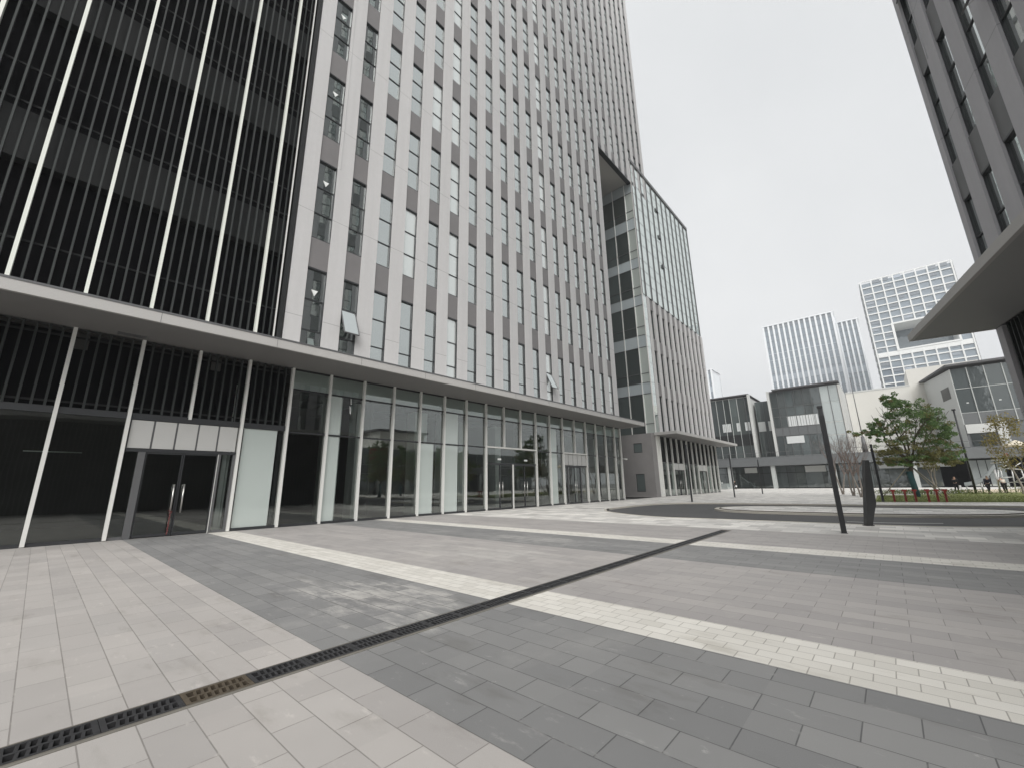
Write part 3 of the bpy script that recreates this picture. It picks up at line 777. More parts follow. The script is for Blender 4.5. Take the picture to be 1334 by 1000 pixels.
for z0, z1 in zip([7.35, 9.9, 12.3, 13.7, 16.2, 18.3, 19.8, 22.2, 24.0, 25.4], [9.9, 12.3, 13.7, 16.2, 18.3, 19.8, 22.2, 24.0, 25.4, 25.6]):
    b.face([(.03, .03, z0+.02), (1.2, .03, z0+.02), (1.2, .03, z1-.02), (.03, .03, z1-.02)])
b.build('corner_glass', 'annex_glass', AN)
# flank seen through the gap under the tower
FY = [0.0, 1.15, 3.0, 5.2, 7.6, 10.0]
b = MB()
FL = [(7.4, 12.3), (13.7, 18.3), (19.9, 24.0), (25.4, 29.35), (30.8, 35.2), (36.9, 40.9)]
for j in range(5):
    y0, y1 = FY[j]+.03, FY[j+1]-.03
    b = MB()
    for z0, z1 in FL:
        b.face([(.0, y1, z0+.03), (.0, y0, z0+.03), (.0, y0, z1), (.0, y1, z1)])
    for z0, z1 in zip([7.3]+[f[1] for f in FL], [7.4]+[f[0] for f in FL[1:]]+[42.4]):
        c = MB(); c.face([(-.02, y1, z0), (-.02, y0, z0), (-.02, y0, z1), (-.02, y1, z1)]); c.build('flank_slab', 'annex_slab', AN)
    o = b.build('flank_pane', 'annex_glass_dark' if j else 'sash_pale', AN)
b = MB()
for y in FY[:4]: MB().box(-.14, .05, y-.035, y+.035, 7.3, 46).build('flank_mullion', 'white_bar', AN)
for z0, z1 in FL: b.box(-.06, .04, 0, 10, z0+1.15, z0+1.22); b.box(-.06, .04, 0, 10, z1-.03, z1+.03); b.box(-.06, .04, 0, 10, z0-.03, z0+.03)
b.build('flank_grid', 'mid_frame', AN)
box('flank_top', 'annex_slab', AN, .001, .3, .5, 24, 42.4, 46.0)
box('flank_wall', 'void_black', AN, .05, .29, .5, 24, 7.3, 42.4)
# stone base with two square windows
SB = MB(); SB.box(-1.5, -.0, .0, 1.25, 0, 7.28); SB.box(-1.5, 0, 2.35, 9, 0, 7.28)
SB.box(-1.5, 0, 1.25, 2.35, 0, .6); SB.box(-1.5, 0, 1.25, 2.35, 2.62, 5.08); SB.box(-1.5, 0, 1.25, 2.35, 6.2, 7.28)
SB.box(0.0, .55, .0, 24, 0, 7.28)
SB.build('stone_base', 'stone_render', AN)
for z0, z1 in ((.6, 2.62), (5.08, 6.2)):
    w = MB().box(-1.38, -1.30, 1.25, 2.35, z0, z1).build('base_window', 'dark_frame', AN)
    g = MB(); g.face([(-1.385, 2.28, z0+.07), (-1.385, 1.32, z0+.07), (-1.385, 1.32, z1-.07), (-1.385, 2.28, z1-.07)]); g.build('glass_pane', 'annex_glass_dark', w)
# its canopy and glazed ground floor
b = MB(); b.box(-.7, 25.0, -2.72, -2.6, 7.06, 7.40); b.box(-.7, 25.0, -2.6, -.05, 7.16, 7.38); b.box(-.7, -.58, -2.6, -.05, 7.06, 7.155)
cn = b.build('canopy', 'canopy_paint', AN)
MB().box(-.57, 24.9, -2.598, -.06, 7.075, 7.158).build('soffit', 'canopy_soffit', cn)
gx = [.6+1.83*k for k in range(13)]
for i, x in enumerate(gx):
    MB().box(x-.06, x+.06, -.14, .07, .02 if i not in (3, 8) else 4.0, 7.05).build('mullion', 'white_bar', AN)
MB().box(-.3, .5, -.05, -.002, .02, 7.05).build('end_post', 'white_bar', AN)
for i in range(12):
    x0, x1 = gx[i]+.06, gx[i+1]-.06
    b = MB(); b.box(x0, x1, .3, .36, 3.98, 7.05); b.build('louver_back', 'void_black', AN)
    b = MB()
    for k in range(1, 6): xx = x0+(x1-x0)*k/6; b.box(xx-.025, xx+.025, -.02, .1, 4.0, 7.04)
    b.build('louver_blades', 'louver_band', AN)
    if i in (2, 3, 7, 8):
        MB().box(x0, x1, -.01, .05, 3.15, 3.93).build('white_panel', 'white_panel', AN)
        fr = MB(); fr.box(x0, x1, -.03, .05, 3.02, 3.12); fr.box(x0, x0+.06, -.03, .05, 0, 3.02); fr.box(x1-.06, x1, -.03, .05, 0, 3.02); d = fr.build('door', 'dark_frame', AN)
        pane(x0+.06, x1-.06, .05, 3.02, 'shop_glass', .02, d, 'door_pane')
        MB().tube((x1-.18 if i % 5 == 2 else x0+.18, -.1, .8), (x1-.18 if i % 5 == 2 else x0+.18, -.1, 1.84), .025).build('handle', 'steel', d)
    else: pane(x0, x1, .1, 3.95, 'shop_glass', .02, AN)
b = Each()
for i in range(12):
    x0, x1 = gx[i]+.06, gx[i+1]-.06
    b.box(x0, x1, -.03, .06, 3.94, 4.0)
    if i not in (2, 3, 7, 8): b.box(x0, x1, -.05, .06, 0, .1)
b.build('transom', 'mid_frame', AN)
b = MB(); b.box(.6, AX, 5, 5.2, 0, 7.0); b.box(AX-.1, AX, .1, 5, 0, 7); b.build('room_wall', 'room_wall', AN)
b = MB()
for x in (1.2, 4.8, 10.5, 15.9, 19.5): b.box(x, x+.8, .5, 1.2, .02, 3.9)
b.build('room_column', 'room_column', AN)
box('room_floor', 'room_floor', AN, .6, AX, .06, 5, -.04, .015)
box('room_ceiling', 'room_ceiling', AN, .6, AX, .4, 5, 6.9, 7.0)

# ------------------------------------------------------------------ mall at the far side of the plaza
ML = thing('shopping_mall', 'low dark glass mall of boxy volumes above a grey balcony band across the plaza', 'mall', (105, 0, 0))
def blockX(name, mat, par, x0, x1, y0, y1, z0, z1): return box(name, mat, par, x0, x1, y0, y1, z0, z1)
box('balcony_band', 'mall_band', ML, -1.6, 14, -17.5, 42, 4.7, 6.45)
box('balcony_floor', 'mall_band', ML, -1.2, 14, -17.4, 42, 6.46, 6.6)
b = MB()
for y in range(-17, 42, 2): b.box(-1.55, -1.5, y-.03, y+.03, 6.46, 7.5)
b.box(-1.56, -1.49, -17.4, 42, 7.5, 7.56); b.build('balcony_rail', 'mid_frame', ML)
# right glass volume
RB = MB(); RB.box(.12, 15, 4.8, 16.9, 6.6, 20.4); RB.build('right_volume_wall', 'mall_white', ML)
b = MB()
ys = [4.9, 6.4, 7.9, 9.5, 11.0, 12.6, 14.2, 15.5, 16.85]
for k in range(2, 8):
    q = MB()
    for z0, z1 in ((6.7, 10.9), (12.6, 15.0), (15.0, 17.0), (17.05, 20.4)): q.face([(.1, ys[k+1], z0), (.1, ys[k], z0), (.1, ys[k], z1), (.1, ys[k+1], z1)])
    q.build('front_pane', 'mall_glass', ML)
for k in range(2):
    q = MB()
    for z0, z1 in ((6.7, 10.3), (10.4, 12.9), (13.0, 17.0), (17.05, 20.4)): q.face([(.08, ys[k+1]-.04, z0), (.08, ys[k]+.04, z0), (.08, ys[k]+.04, z1), (.08, ys[k+1]-.04, z1)])
    q.build('front_pane', 'mall_glass_pale', ML)
box('floor_slab', 'mall_band', ML, .02, .11, 7.9, 16.85, 10.9, 12.6)
b = MB()
for y in ys: b.box(-.02, .09, y-.05, y+.05, 6.6, 20.4)
for z in (10.9, 12.6, 15.0, 17.02): b.box(0, .085, 7.9, 16.85, z-.05, z+.05)
b.build('front_grid', 'mid_frame', ML)
b = MB(); y = 8.9
while y < 14.3:
    w = random.uniform(.25, .5); b.box(-.01, .03, y, min(14.3, y+w), 12.75, 14.9); y += w+random.choice((.04, .05, .08))
b.build('lit_blind', 'blind_white', ML)
box('white_board', 'blind_white', ML, -.03, .0, 11.9, 15.0, 9.2, 10.7)
box('edge_fin', 'mall_white_cool', ML, -.5, .3, 16.9, 17.35, 6.6, 20.75)
b = MB(); b.box(-.9, 15.2, 4.5, 16.2, 20.75, 21.0); b.box(.15, 15, 4.8, 16.9, 20.4, 20.75); b.build('right_roof', 'roof_dark', ML)
box('end_wall_stripe', 'mall_white_cool', ML, .2, 15.2, 4.4, 4.79, 6.6, 20.4)
# left glass volume
box('left_volume_wall', 'mall_white_cool', ML, .12, 12, 21.2, 46, 6.6, 20.4)
y = 21.25; k = 0
while y < 45:
    w = random.choice((.7, .95, 1.3, 1.6)); q = MB()
    for z0, z1 in ((6.7, 9.3), (9.3, 12.0), (12.0, 16.2), (16.2, 20.3)): q.face([(.1, min(y+w, 45.9)-.02, z0), (.1, y+.02, z0), (.1, y+.02, z1), (.1, min(y+w, 45.9)-.02, z1)])
    q.build('front_pane', random.choice(('mall_glass', 'mall_glass', 'mall_glass_low', 'annex_glass_dark')), ML)
    b = MB(); b.box(-.12, .11, y-.04, y+.04, 6.6, 20.4); b.build('front_fin', random.choice(('mid_frame', 'mall_column', 'mid_frame')), ML); y += w
box('floor_slab', 'louver_band', ML, .02, .09, 21.2, 46, 9.4, 11.9)
b = MB()
for y0, y1 in ((21.5, 22.4), (23.6, 24.1), (25.5, 27.1)):
    yy = y0; b = MB()
    while yy < y1: b.box(-.0, .05, yy, yy+.3, 12.7, 14.6); yy += .36
    b.build('lit_blind', 'blind_white', ML)
box('edge_fin', 'mall_white_cool', ML, -.6, .4, 20.75, 21.2, 6.6, 20.75)
b = MB(); b.box(-.5, 12, 20.9, 46, 20.75, 20.95); b.box(.2, 12, 21.2, 46, 20.4, 20.75); b.build('left_roof', 'roof_dark', ML)
# link between the two volumes
q = MB()
for yy in (17.4, 18.3, 19.2, 20.0): q.face([(4.0, yy+.8, 6.7), (4.0, yy, 6.7), (4.0, yy, 19.4), (4.0, yy+.8, 19.4)])
q.build('link_pane', 'mall_glass', ML)
box('link_wall', 'mall_band', ML, 4.1, 10, 17.36, 20.74, 6.6, 19.5)
b = Each(); b.box(3.9, 3.98, 17.4, 18.6, 12.6, 14.8); b.box(3.9, 3.98, 19.2, 20.6, 12.6, 14.8); b.build('lit_blind', 'blind_white', ML)
# ground floor under the band
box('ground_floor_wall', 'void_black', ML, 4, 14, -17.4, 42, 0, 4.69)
y = -7.0
while y < 41:
    w = random.choice((1.6, 2.4, 3.0)); q = MB(); q.face([(2.5, y+w-.06, .1), (2.5, y, .1), (2.5, y, 3.2), (2.5, y+w-.06, 3.2)]); q.face([(2.5, y+w-.06, 3.3), (2.5, y, 3.3), (2.5, y, 4.6), (2.5, y+w-.06, 4.6)])
    q.build('shop_pane', random.choice(('mall_glass_low', 'mall_glass_low', 'mall_glass')), ML); y += w
b = Each()
for y in (-3.9, 7.6, 17.9, 26.4, 35): b.box(-1.2, -.3, y, y+.75, 0, 4.69)
b.build('column', 'mall_column', ML)
box('shop_board', 'mall_white_cool', ML, 2.40, 2.47, 9.5, 13.0, 3.25, 4.5)
box('shop_board', 'mall_white_cool', ML, 2.40, 2.47, 22.0, 24.5, 3.35, 4.5)
box('shop_fascia', 'blind_white', ML, 2.3, 2.45, -8.4, 1.2, 3.55, 4.45)
b = MB(); b.box(-1.15, -1.05, -17.4, 42, -.05, .12); b.build('plinth', 'void_black', ML)
# stair by the annex corner
st = thing('staircase', 'grey flight of steps with glass side rising beside the far annex corner', 'staircase', (96, 27.2, 0))
b = MB()
for k in range(12): b.box(-1, 1, 3.2-.42*k-.42, 3.2-.42*k, 0, .36+.36*(11-k))
b.build('steps', 'mall_column', st)
for s_ in (-1.06, 1.02): MB().prism([(0, 0)]*0+[(s_, -1.9), (s_+.04, -1.9), (s_+.04, 3.3), (s_, 3.3)], .1, 1.2).build('glass_side', 'mall_glass_pale', st)
# wing along the south side, seen mirrored in the tower's ground-floor glass
SW = thing('mall_wing', 'long dark glass mall wing behind the grey tower, seen mirrored in the shop glass', 'mall', (34, -48, 0))
box('core_wall', 'mall_white_cool', SW, 0, 74, -16, -.3, 0, 10.6)
box('upper_hall', 'mall_white', SW, 18, 30, -14, -.2, 10.6, 14.6); box('roof', 'roof_dark', SW, 17, 31, -14.5, .4, 14.6, 15.1)
for k in range(24):
    x = k*3.05
    for z0, z1 in ((.1, 4.6), (6.8, 10.4)):
        q = MB(); q.face([(x+3, .0, z0), (x+.1, .0, z0), (x+.1, .0, z1), (x+3, .0, z1)]); q.build('front_pane', random.choice(('mall_glass', 'mall_glass_low', 'mall_glass')), SW)
box('balcony_band', 'mall_band', SW, 0, 74, -.29, 1.5, 4.8, 6.5)
box('banner', 'red_paint', SW, 15.2, 21, .1, .2, 7.0, 10.4)
for k in range(9): box('column', 'mall_column', SW, 1+k*8, 1.8+k*8, .3, 1.1, 0, 4.79)
# white recessed hall
WH = thing('white_hall', 'plain white windowless hall behind the mall balcony and the broad green tree', 'building', (119, 0, 0))
box('wall', 'mall_white', WH, 0, 14, -6.4, 4.3, 4.7, 20.4)
box('wall', 'mall_white', WH, 1.5, 14, -17, -6.42, 4.7, 24.2)
box('parapet', 'mall_white_cool', WH, -.05, .4, -6.4, 4.3, 20.41, 20.75)
box('floor_deck', 'mall_band', WH, -.5, 0, -17, 4.3, 4.7, 6.4)
# gabled hall at the right
GH = thing('gabled_hall', 'pale hall with sloping roofline, glass front and one small square side window', 'building', (106.6, -11.3, 0))
aa = R(11); side = [(0, 0), (17*cos(aa), 17*sin(aa)), (17*cos(aa), -14), (0, -14)]
b = MB(); n = len(side)
zt = [20.5, 20.9, 20.9, 20.5]
for k in range(4):
    p, q = side[k], side[(k+1) % 4]
    if k == 3: continue
    b.face([(q[0], q[1], 4.7), (p[0], p[1], 4.7), (p[0], p[1], zt[k]), (q[0], q[1], zt[(k+1) % 4])])
b.build('side_wall', 'mall_white_cool', GH)
w = MB(); d = Vector((cos(aa), sin(aa), 0)); nn = Vector((-sin(aa), cos(aa), 0))
def onside(s_, z, o=.03): v_ = d*s_+nn*o; return (v_.x, v_.y, z)
w.face([onside(6.2, 15.6), onside(2.2, 15.6), onside(2.2, 17.8), onside(6.2, 17.8)]); wo = w.build('side_window', 'dark_frame', GH)
w = MB(); w.face([onside(5.9, 15.8, .05), onside(2.5, 15.8, .05), onside(2.5, 17.6, .05), onside(5.9, 17.6, .05)]); w.build('glass_pane', 'dark_frame', wo)
b = MB(); b.prism([(-.9, .5), (17, 3.9), (17.5, -14), (-.9, -14)], 20.95, 21.3); b.build('roof', 'roof_dark', GH)
gy = [0, -2.05, -4.1, -6.2, -8.3, -10.4]
for k in range(5):
    q = MB()
    for z0, z1 in ((10.6, 12.5), (12.6, 16.8), (16.9, 20.5)): q.face([(-.02, gy[k]-.06, z0), (-.02, gy[k+1]+.06, z0), (-.02, gy[k+1]+.06, z1), (-.02, gy[k]-.06, z1)][::-1])
    q.build('front_pane', ('mall_glass', 'mall_glass', 'mall_glass_low', 'mall_glass_low', 'mall_glass')[k], GH)
box('front_wall', 'mall_band', GH, .0, .3, -14, -.0, 6.5, 20.5)
b = MB()
for y in gy: b.box(-.2, -.03, y-.06, y+.06, 10.5, 20.5)
for z in (12.55, 16.85): b.box(-.1, -.021, -10.4, 0, z-.05, z+.05)
b.build('front_grid', 'mall_column', GH)
box('slab', 'mall_band', GH, -.12, -.03, -10.4, -.0, 10.62, 12.45)
box('white_board', 'mall_white_cool', GH, -.2, -.03, -3.4, -.1, 9.0, 10.55)
box('door_glass', 'mall_glass_low', GH, -.1, -.01, -3.2, -.4, 6.6, 8.9)
box('white_post', 'mall_white_cool', GH, -.3, -.01, -4.8, -3.6, 6.5, 10.6)
b = MB()
for y, z in ((-1.0, 14.2), (-4.8, 14.2), (-7.0, 14.3), (-1.9, 8.6)): b.box(-.06, -.03, y-.28, y, z, z+.18)
b.build('ceiling_light_panel', 'blind_white', GH)
b = MB()
for y in (0.9, -.1, -1.1, -2.1): b.box(-1.0, -.9, y-1.0, y-.1, .1, 4.4)
b.build('corner_shop_glass', 'mall_glass_pale', GH)
mast = thing('flag_mast', 'thin grey mast standing on the balcony in front of the white wall', 'mast', (104.6, 2.6, 6.62))
MB().tube((0, 0, 0), (0, 0, 3.0), .45, .25, 8).build('base', 'mid_frame', mast)
MB().tube((0, 0, 3.0), (0, 0, 14.6), .09, .06, 8).build('pole', 'mid_frame', mast)

# ------------------------------------------------------------------ distant towers
def fin_tower(name, label, loc, y0, y1, depth, h, pitch, finw, mat='far_glass'):
    t = thing(name, label, 'office tower', loc)
    box('core', mat, t, .6, depth, y0, y1, 0, h-2.2)
    box('top_frame', 'far_fin', t, -.1, depth, y0-.7, y1+.7, h-.7, h)
    n = round((y1-y0)/pitch)
    b = MB()
    for k in range(n+1): y = y0+(y1-y0)*k/n; b.box(0, .599, y-finw/2, y+finw/2, 0, h-.71)
    b.build('fin', 'far_fin', t)
    b = MB()
    z = 4.2
    while z < h-3: b.box(.35, .598, y0, y1, z, z+.35); z += 4.2
    b.box(.33, .599, y0, y1, h-3.2, h-2.21); b.box(.61, 1.2, y0, y1, h-2.19, h-.71)
    b.build('floor_band', 'far_glass_grey', t)
    b = MB(); b.box(.3, .597, y0+.1, y1-.1, 62, 65.5); b.build('plant_band', 'far_glass_grey', t)
    b = MB()
    for k in range(1, int(depth/pitch)): b.box(k*pitch-.4, k*pitch+.4, y1, y1+.5, 0, h-.71)
    for k in range(1, int(depth/pitch)): b.box(k*pitch-.4, k*pitch+.4, y0-.5, y0, 0, h-.71)
    b.build('side_fin', 'far_fin', t)
    return t
fin_tower('white_tower', 'distant white finned tower, taller and wider of the pair', (300, 0, 0), 9.2, 45.3, 20, 99.5, 2.8, .95)
fin_tower('white_tower', 'distant white finned slab, lower and narrower of the pair', (308, 0, 0), -1.2, 8.2, 16, 94.5, 2.5, .8)
fin_tower('pale_tower', 'pale sliver of a distant tower peeping out behind the annex', (300, 0, 0), 80.3, 100, 20, 78, 2.8, 1.2)
GT = thing('grid_tower', 'distant white gridded tower with a large square hole through its front', 'office tower', (250, 0, 0))
gy0, gy1, nc, nr = -36.0, -5.3, 8, 19
cw = (gy1-gy0)/nc; zb, zt_ = 30.0, 94.0; rh = (zt_-zb)/nr
hy0, hy1, hz0, hz1 = -32.2, gy1-2*cw, 58.2, 70.4
b = MB()
b.box(.5, 28, gy0, hy0, 0, zt_-1.2); b.box(.5, 28, hy1, gy1, 0, zt_-1.2); b.box(.5, 28, hy0, hy1, 0, hz0); b.box(.5, 28, hy0, hy1, hz1, zt_-1.2); b.box(14, 28, hy0, hy1, hz0, hz1)
b.build('core', 'far_glass', GT)
b = MB()
for k in range(nc+1):
    y = gy0+cw*k
    if hy0 < y < hy1-.1: b.box(0, .49, y-.25, y+.25, 0, hz0-.61); b.box(0, .49, y-.25, y+.25, hz1+.61, zt_)
    else: b.box(0, .49, y-.25, y+.25, 0, zt_)
b.build('grid_post', 'far_grid', GT)
b = MB(); blind = Each()
for r in range(-3, nr+1):
    z = zb+rh*r; th = .32 if r not in (8,) else 1.3
    segs = [(gy0+.35, gy1-.35)]
    if hz0-.4 < z < hz1+.4: segs = [(hy1+.0, gy1-.35)]
    for y0, y1 in segs: b.box(.05, .48, y0, y1, z-th, z+th*.6)
    for k in range(nc):
        y = gy0+cw*k
        if hz0-rh < z < hz1 and y < hy1-.1: continue
        if random.random() < .35 and z+rh < zt_: blind.box(.3, .47, y+.4+random.random()*1.2, y+cw-.4, z+rh*.45, z+rh*.85)
b.build('grid_beam', 'far_grid', GT); blind.build('window_shade', 'far_glass_grey', GT)
b = MB(); b.box(-.1, 13.9, hy0-.6, hy0+.1, hz0-.6, hz1+.6); b.box(-.1, 13.9, hy1-.1, hy1+.6, hz0-.6, hz1+.6); b.box(-.1, 13.9, hy0+.1, hy1-.1, hz0-.6, hz0+.1); b.box(-.1, 13.9, hy0+.1, hy1-.1, hz1-.1, hz1+.6)
b.build('hole_frame', 'far_grid', GT)
b = MB()
for k in range(7):
    for r in range(-3, nr): b.box(1+k*3.9, 1.6+k*3.9, gy0-.5, gy0-.01, 0, zt_-1)
    for r in range(-3, nr): pass
for r in range(-3, nr+1): b.box(1, 28, gy1+.01, gy1+.6, zb+rh*r-.4, zb+rh*r+.3); b.box(1, 28, gy0-.6, gy0-.51, zb+rh*r-.4, min(zt_, zb+rh*r+.3))
b.build('side_grid', 'far_grid', GT)

# ------------------------------------------------------------------ lamp posts, pylon
def lamp_post(x, y, h, label):
    t = thing('lamp_post', label, 'lamp post', (x, y, 0), R(12), 'black lamp posts along the turning loop')
    MB().box(-.055, .055, -.065, .065, .012, h-.32).build('post', 'black_paint', t)
    MB().box(-.045, .045, -.055, .055, h-.319, h-.081).build('lamp_head', 'dark_frame', t)
    MB().box(-.058, .058, -.068, .068, h-.08, h).build('cap', 'black_paint', t)
    MB().box(-.075, .075, -.085, .085, .0, .012).build('base_plate', 'black_paint', t)
lamp_post(16.7, 1.33, 3.95, 'nearest black lamp post, tall and square, on the pale paving before the road')
lamp_post(36.5, 12.6, 4.7, 'black lamp post in front of the annex doors')
lamp_post(48.1, 12.25, 4.3, 'black lamp post beside the far end of the annex, by the grey stair')
lamp_post(61.4, 12.35, 4.25, 'farthest and thinnest black lamp post, before the mall columns')
lamp_post(39.1, .62, 4.0, 'black lamp post directly behind the dark pylon sign')
t = thing('street_light', 'tall dark street light pole in front of the gabled hall', 'street light', (64.5, -6.35, 0))
MB().tube((0, 0, 0), (0, 0, 8.6), .11, .07, 10).build('pole', 'black_paint', t); MB().box(-.15, .15, -.15, .15, 8.6, 8.75).build('lamp_head', 'black_paint', t)
PY = thing('pylon_sign', 'dark grey faceted pylon sign, blank, standing at the road edge', 'sign', (19.74, .93, 0), R(-48.4))
MB().prism([(-.03, -.1), (.24, -.1), (.24, .1), (-.03, .1)], 0, .03).build('foot', 'black_paint', PY)
b = MB(); prof = [(0, .03), (.21, .03), (.50, .78), (.565, 2.27), (.42, 2.27)]
for yy in (-.07, .07):
    pts = [(x, yy, z) for x, z in prof]; b.face(pts if yy < 0 else pts[::-1])
for k in range(5):
    (x0, z0), (x1, z1) = prof[k], prof[(k+1) % 5]; b.face([(x0, -.07, z0), (x0, .07, z0), (x1, .07, z1), (x1, -.07, z1)])
b.build('panel', 'sign_grey', PY)

# ------------------------------------------------------------------ trees and planting
def leaf_cloud(b, centre, rx, ry, rz, n, size):
    for _ in range(n):
        while True:
            p = Vector((random.uniform(-1, 1), random.uniform(-1, 1), random.uniform(-1, 1)))
            if .25 < p.length < 1: break
        c = Vector(centre)+Vector((p.x*rx, p.y*ry, p.z*rz))
        a = Vector((random.gauss(0, 1), random.gauss(0, 1), random.gauss(0, .55))).normalized()
        q = a.orthogonal().normalized(); q.rotate(Matrix.Rotation(random.random()*6.28, 3, a)); s = size*random.uniform(.6, 1.3)
        r = a.cross(q)*.5
        b.face([c-q*s*.5, c+r*s*.55, c+q*s*.6, c-r*s*.55])
def limb(b, p, d, r, L, depth, spread, ends, up_=.15, seg=3, kids=(2, 3), taper=.68):
    for _ in range(seg):
        q = p+d*(L/seg); b.tube(p, q, r, r*.9, 6 if r > .02 else 4, False); p = q; r *= .9
        d = (d+Vector((random.gauss(0, .12), random.gauss(0, .12), random.gauss(0, .06)+up_*.2))).normalized()
    ends.append((p.copy(), depth))
    if depth <= 0: return
    for _ in range(random.randint(*kids)):
        nd = (d+Vector((random.gauss(0, spread), random.gauss(0, spread), random.gauss(0, spread*.5)+up_))).normalized()
        limb(b, p, nd, r*taper, L*random.uniform(.6, .85), depth-1, spread, ends, up_, seg, kids, taper)
tree = thing('tree', 'broad green tree with layered crown and teal-wrapped trunk on the lawn', 'tree', (52, -1.55, 0))
tb = MB(); ends = []
limb(tb, Vector((0, 0, 0)), Vector((.02, .08, 1)), .20, 3.0, 0, .3, ends)
top = ends[-1][0]; ends = []
for ang, tilt, L in ((0, .75, 2.4), (1.3, .8, 2.3), (2.5, .9, 2.2), (3.6, .7, 2.4), (4.7, .85, 2.4), (5.6, .6, 2.2), (.6, .2, 2.6)):
    limb(tb, top, Vector((cos(ang)*tilt, sin(ang)*tilt, 1)).normalized(), .085, L, 2, .5, ends, .12)
tb.build('trunk', 'bark', tree)
MB().tube((0, 0, .0), (.04, .16, 2.2), .235, .215, 12).build('trunk_wrap', 'teal_wrap', tree)
g, ol = MB(), MB()
# layered pads: (y offset, z, ry, rz); the y axis runs across the picture
pads = [(.35, 8.75, .5, .3), (.35, 8.6, .75, .45), (.15, 8.0, 1.0, .4), (-.75, 8.0, .8, .4), (-1.9, 7.6, 1.1, .5), (.5, 7.2, .95, .4), (-1.0, 7.2, 1.3, .5), (-2.5, 7.0, 1.2, .5), (1.7, 6.55, .7, .35), (2.5, 6.0, .75, .25), (2.0, 5.6, .55, .22),
        (-2.9, 6.2, 1.1, .5), (-1.6, 6.3, 1.4, .5), (.2, 6.3, 1.3, .45), (-3.2, 5.5, .8, .4), (1.2, 5.6, .8, .3), (-3.0, 4.9, .7, .35)]
low = [(.3, 5.4, 1.3, .45), (-1.5, 5.3, 1.5, .5), (1.0, 4.7, 1.2, .35), (-.6, 4.5, 1.6, .4), (-2.2, 4.4, 1.2, .4), (1.6, 4.0, 1.1, .3), (.2, 3.8, 1.4, .35), (-1.6, 3.7, 1.4, .35), (-3.0, 3.8, .8, .3), (2.0, 3.3, .7, .22), (.9, 3.1, .9, .25), (-.4, 3.4, 1.3, .3), (-1.8, 3.2, 1.1, .3), (-2.6, 3.0, .8, .25), (.5, 2.9, .9, .2)]
for y, z, ry, rz in [(y*.86 if y < 0 else y, z, ry*.9, rz) for y, z, ry, rz in pads]:
    for _ in range(12):
        leaf_cloud(g if random.random() < .85 else ol, (random.gauss(0, .9), y+random.gauss(0, ry*.55), z+random.gauss(0, rz*.75)), ry*.36, ry*.36, rz*.5, 52, .16)
for y, z, ry, rz in [(y*.88, z, ry*.9, rz) for y, z, ry, rz in low]:
    for _ in range(13):
        leaf_cloud(ol if random.random() < .62 else g, (random.gauss(0, .9), y+random.gauss(0, ry*.6), z+random.gauss(0, rz*.75)), ry*.38, ry*.4, rz*.55, 48, .15)
g.build('crown', 'leaf_green', tree); ol.build('lower_crown', 'leaf_olive', tree)
b = MB()
for dx, dy in ((-.6, 2.3), (1.2, -1.6), (-1.4, -1.9)): b.tube((dx, dy, 0), (dx*.12, dy*.12+.05, 2.5), .045, .04, 6)
b.build('support_stake', 'stake_wood', tree)
for i, (x_, y_, r_) in enumerate(((38, -24, .4), (45, -28, 1.9), (52.5, -25, 3.3), (62, -30, 5.0))):
    o = copy_tree(tree); o.location = (x_, y_, 0); o.rotation_euler = (0, 0, r_); o['label'] = 'green tree of the row before the mall wing, mirrored in the shop glass'; o['group'] = 'trees before the mall wing'
tree2 = thing('tree', 'slender multi-stem olive-leaved tree close behind the teal-wrapped trunk', 'tree', (57, -2.9, 0))
b = MB(); ends = []
for k in range(3): limb(b, Vector((.1*k, -.15*k, 0)), Vector((.1*(k-1), .22*(k-1), 1)).normalized(), .085, 1.7, 2, .35, ends, .2)
b.build('trunk', 'bark_pale', tree2)
g = MB()
for e, d_ in ends:
    if d_ <= 1: leaf_cloud(g, e, .55, .6, .35, 40, .15)
g.build('crown', 'leaf_olive', tree2)
def bare_tree(x, y, h, lab, seed):
    random.seed(seed)
    t = thing('bare_tree', lab, 'tree', (x, y, 0), 0, 'leafless trees beside the lawn')
    b = MB(); ends = []
    for k in range(2): limb(b, Vector((.06*k, .1*k-.05, 0)), Vector((random.gauss(0, .06), (k-.5)*.22, 1)).normalized(), .085, h*.33, 0, .2, ends)
    b.build('trunk', 'bark_pale', t)
    c = MB(); e2 = []
    for e, d_ in list(ends):
        for _ in range(3): limb(c, e, Vector((random.gauss(0, .35), random.gauss(0, .35), 1)).normalized(), .055, h*.22, 4, .38, e2, .22, 2, (2, 3), .62)
    c.build('crown', 'twig', t)
bare_tree(59.5, 4.15, 6.6, 'leafless tree beside the lawn, farthest and most twiggy of the three', 3)
bare_tree(54.8, 3.0, 6.2, 'leafless tree with pale forked stems, middle of the three', 5)
bare_tree(50.2, 2.2, 5.8, 'leafless tree standing nearest to the dark pylon sign', 8)
random.seed(21)
gt = thing('tree', 'yellow-green autumn tree beside the corner pillar of the shaded tower', 'tree', (61, -9.0, 0))
b = MB(); ends = []
limb(b, Vector((0, 0, 0)), Vector((0, 0, 1)), .10, 2.4, 3, .42, ends, .25)
b.build('trunk', 'bark_pale', gt)
g = MB()
for k in range(90):
    a = random.random()*6.28; z = random.uniform(2.3, 7.2); r = 1.5*(1-abs(z-4.6)/3.6)
    leaf_cloud(g, (r*cos(a), r*sin(a), z), .6, .6, .45, 30, .16)
g.build('crown', 'leaf_gold', gt)
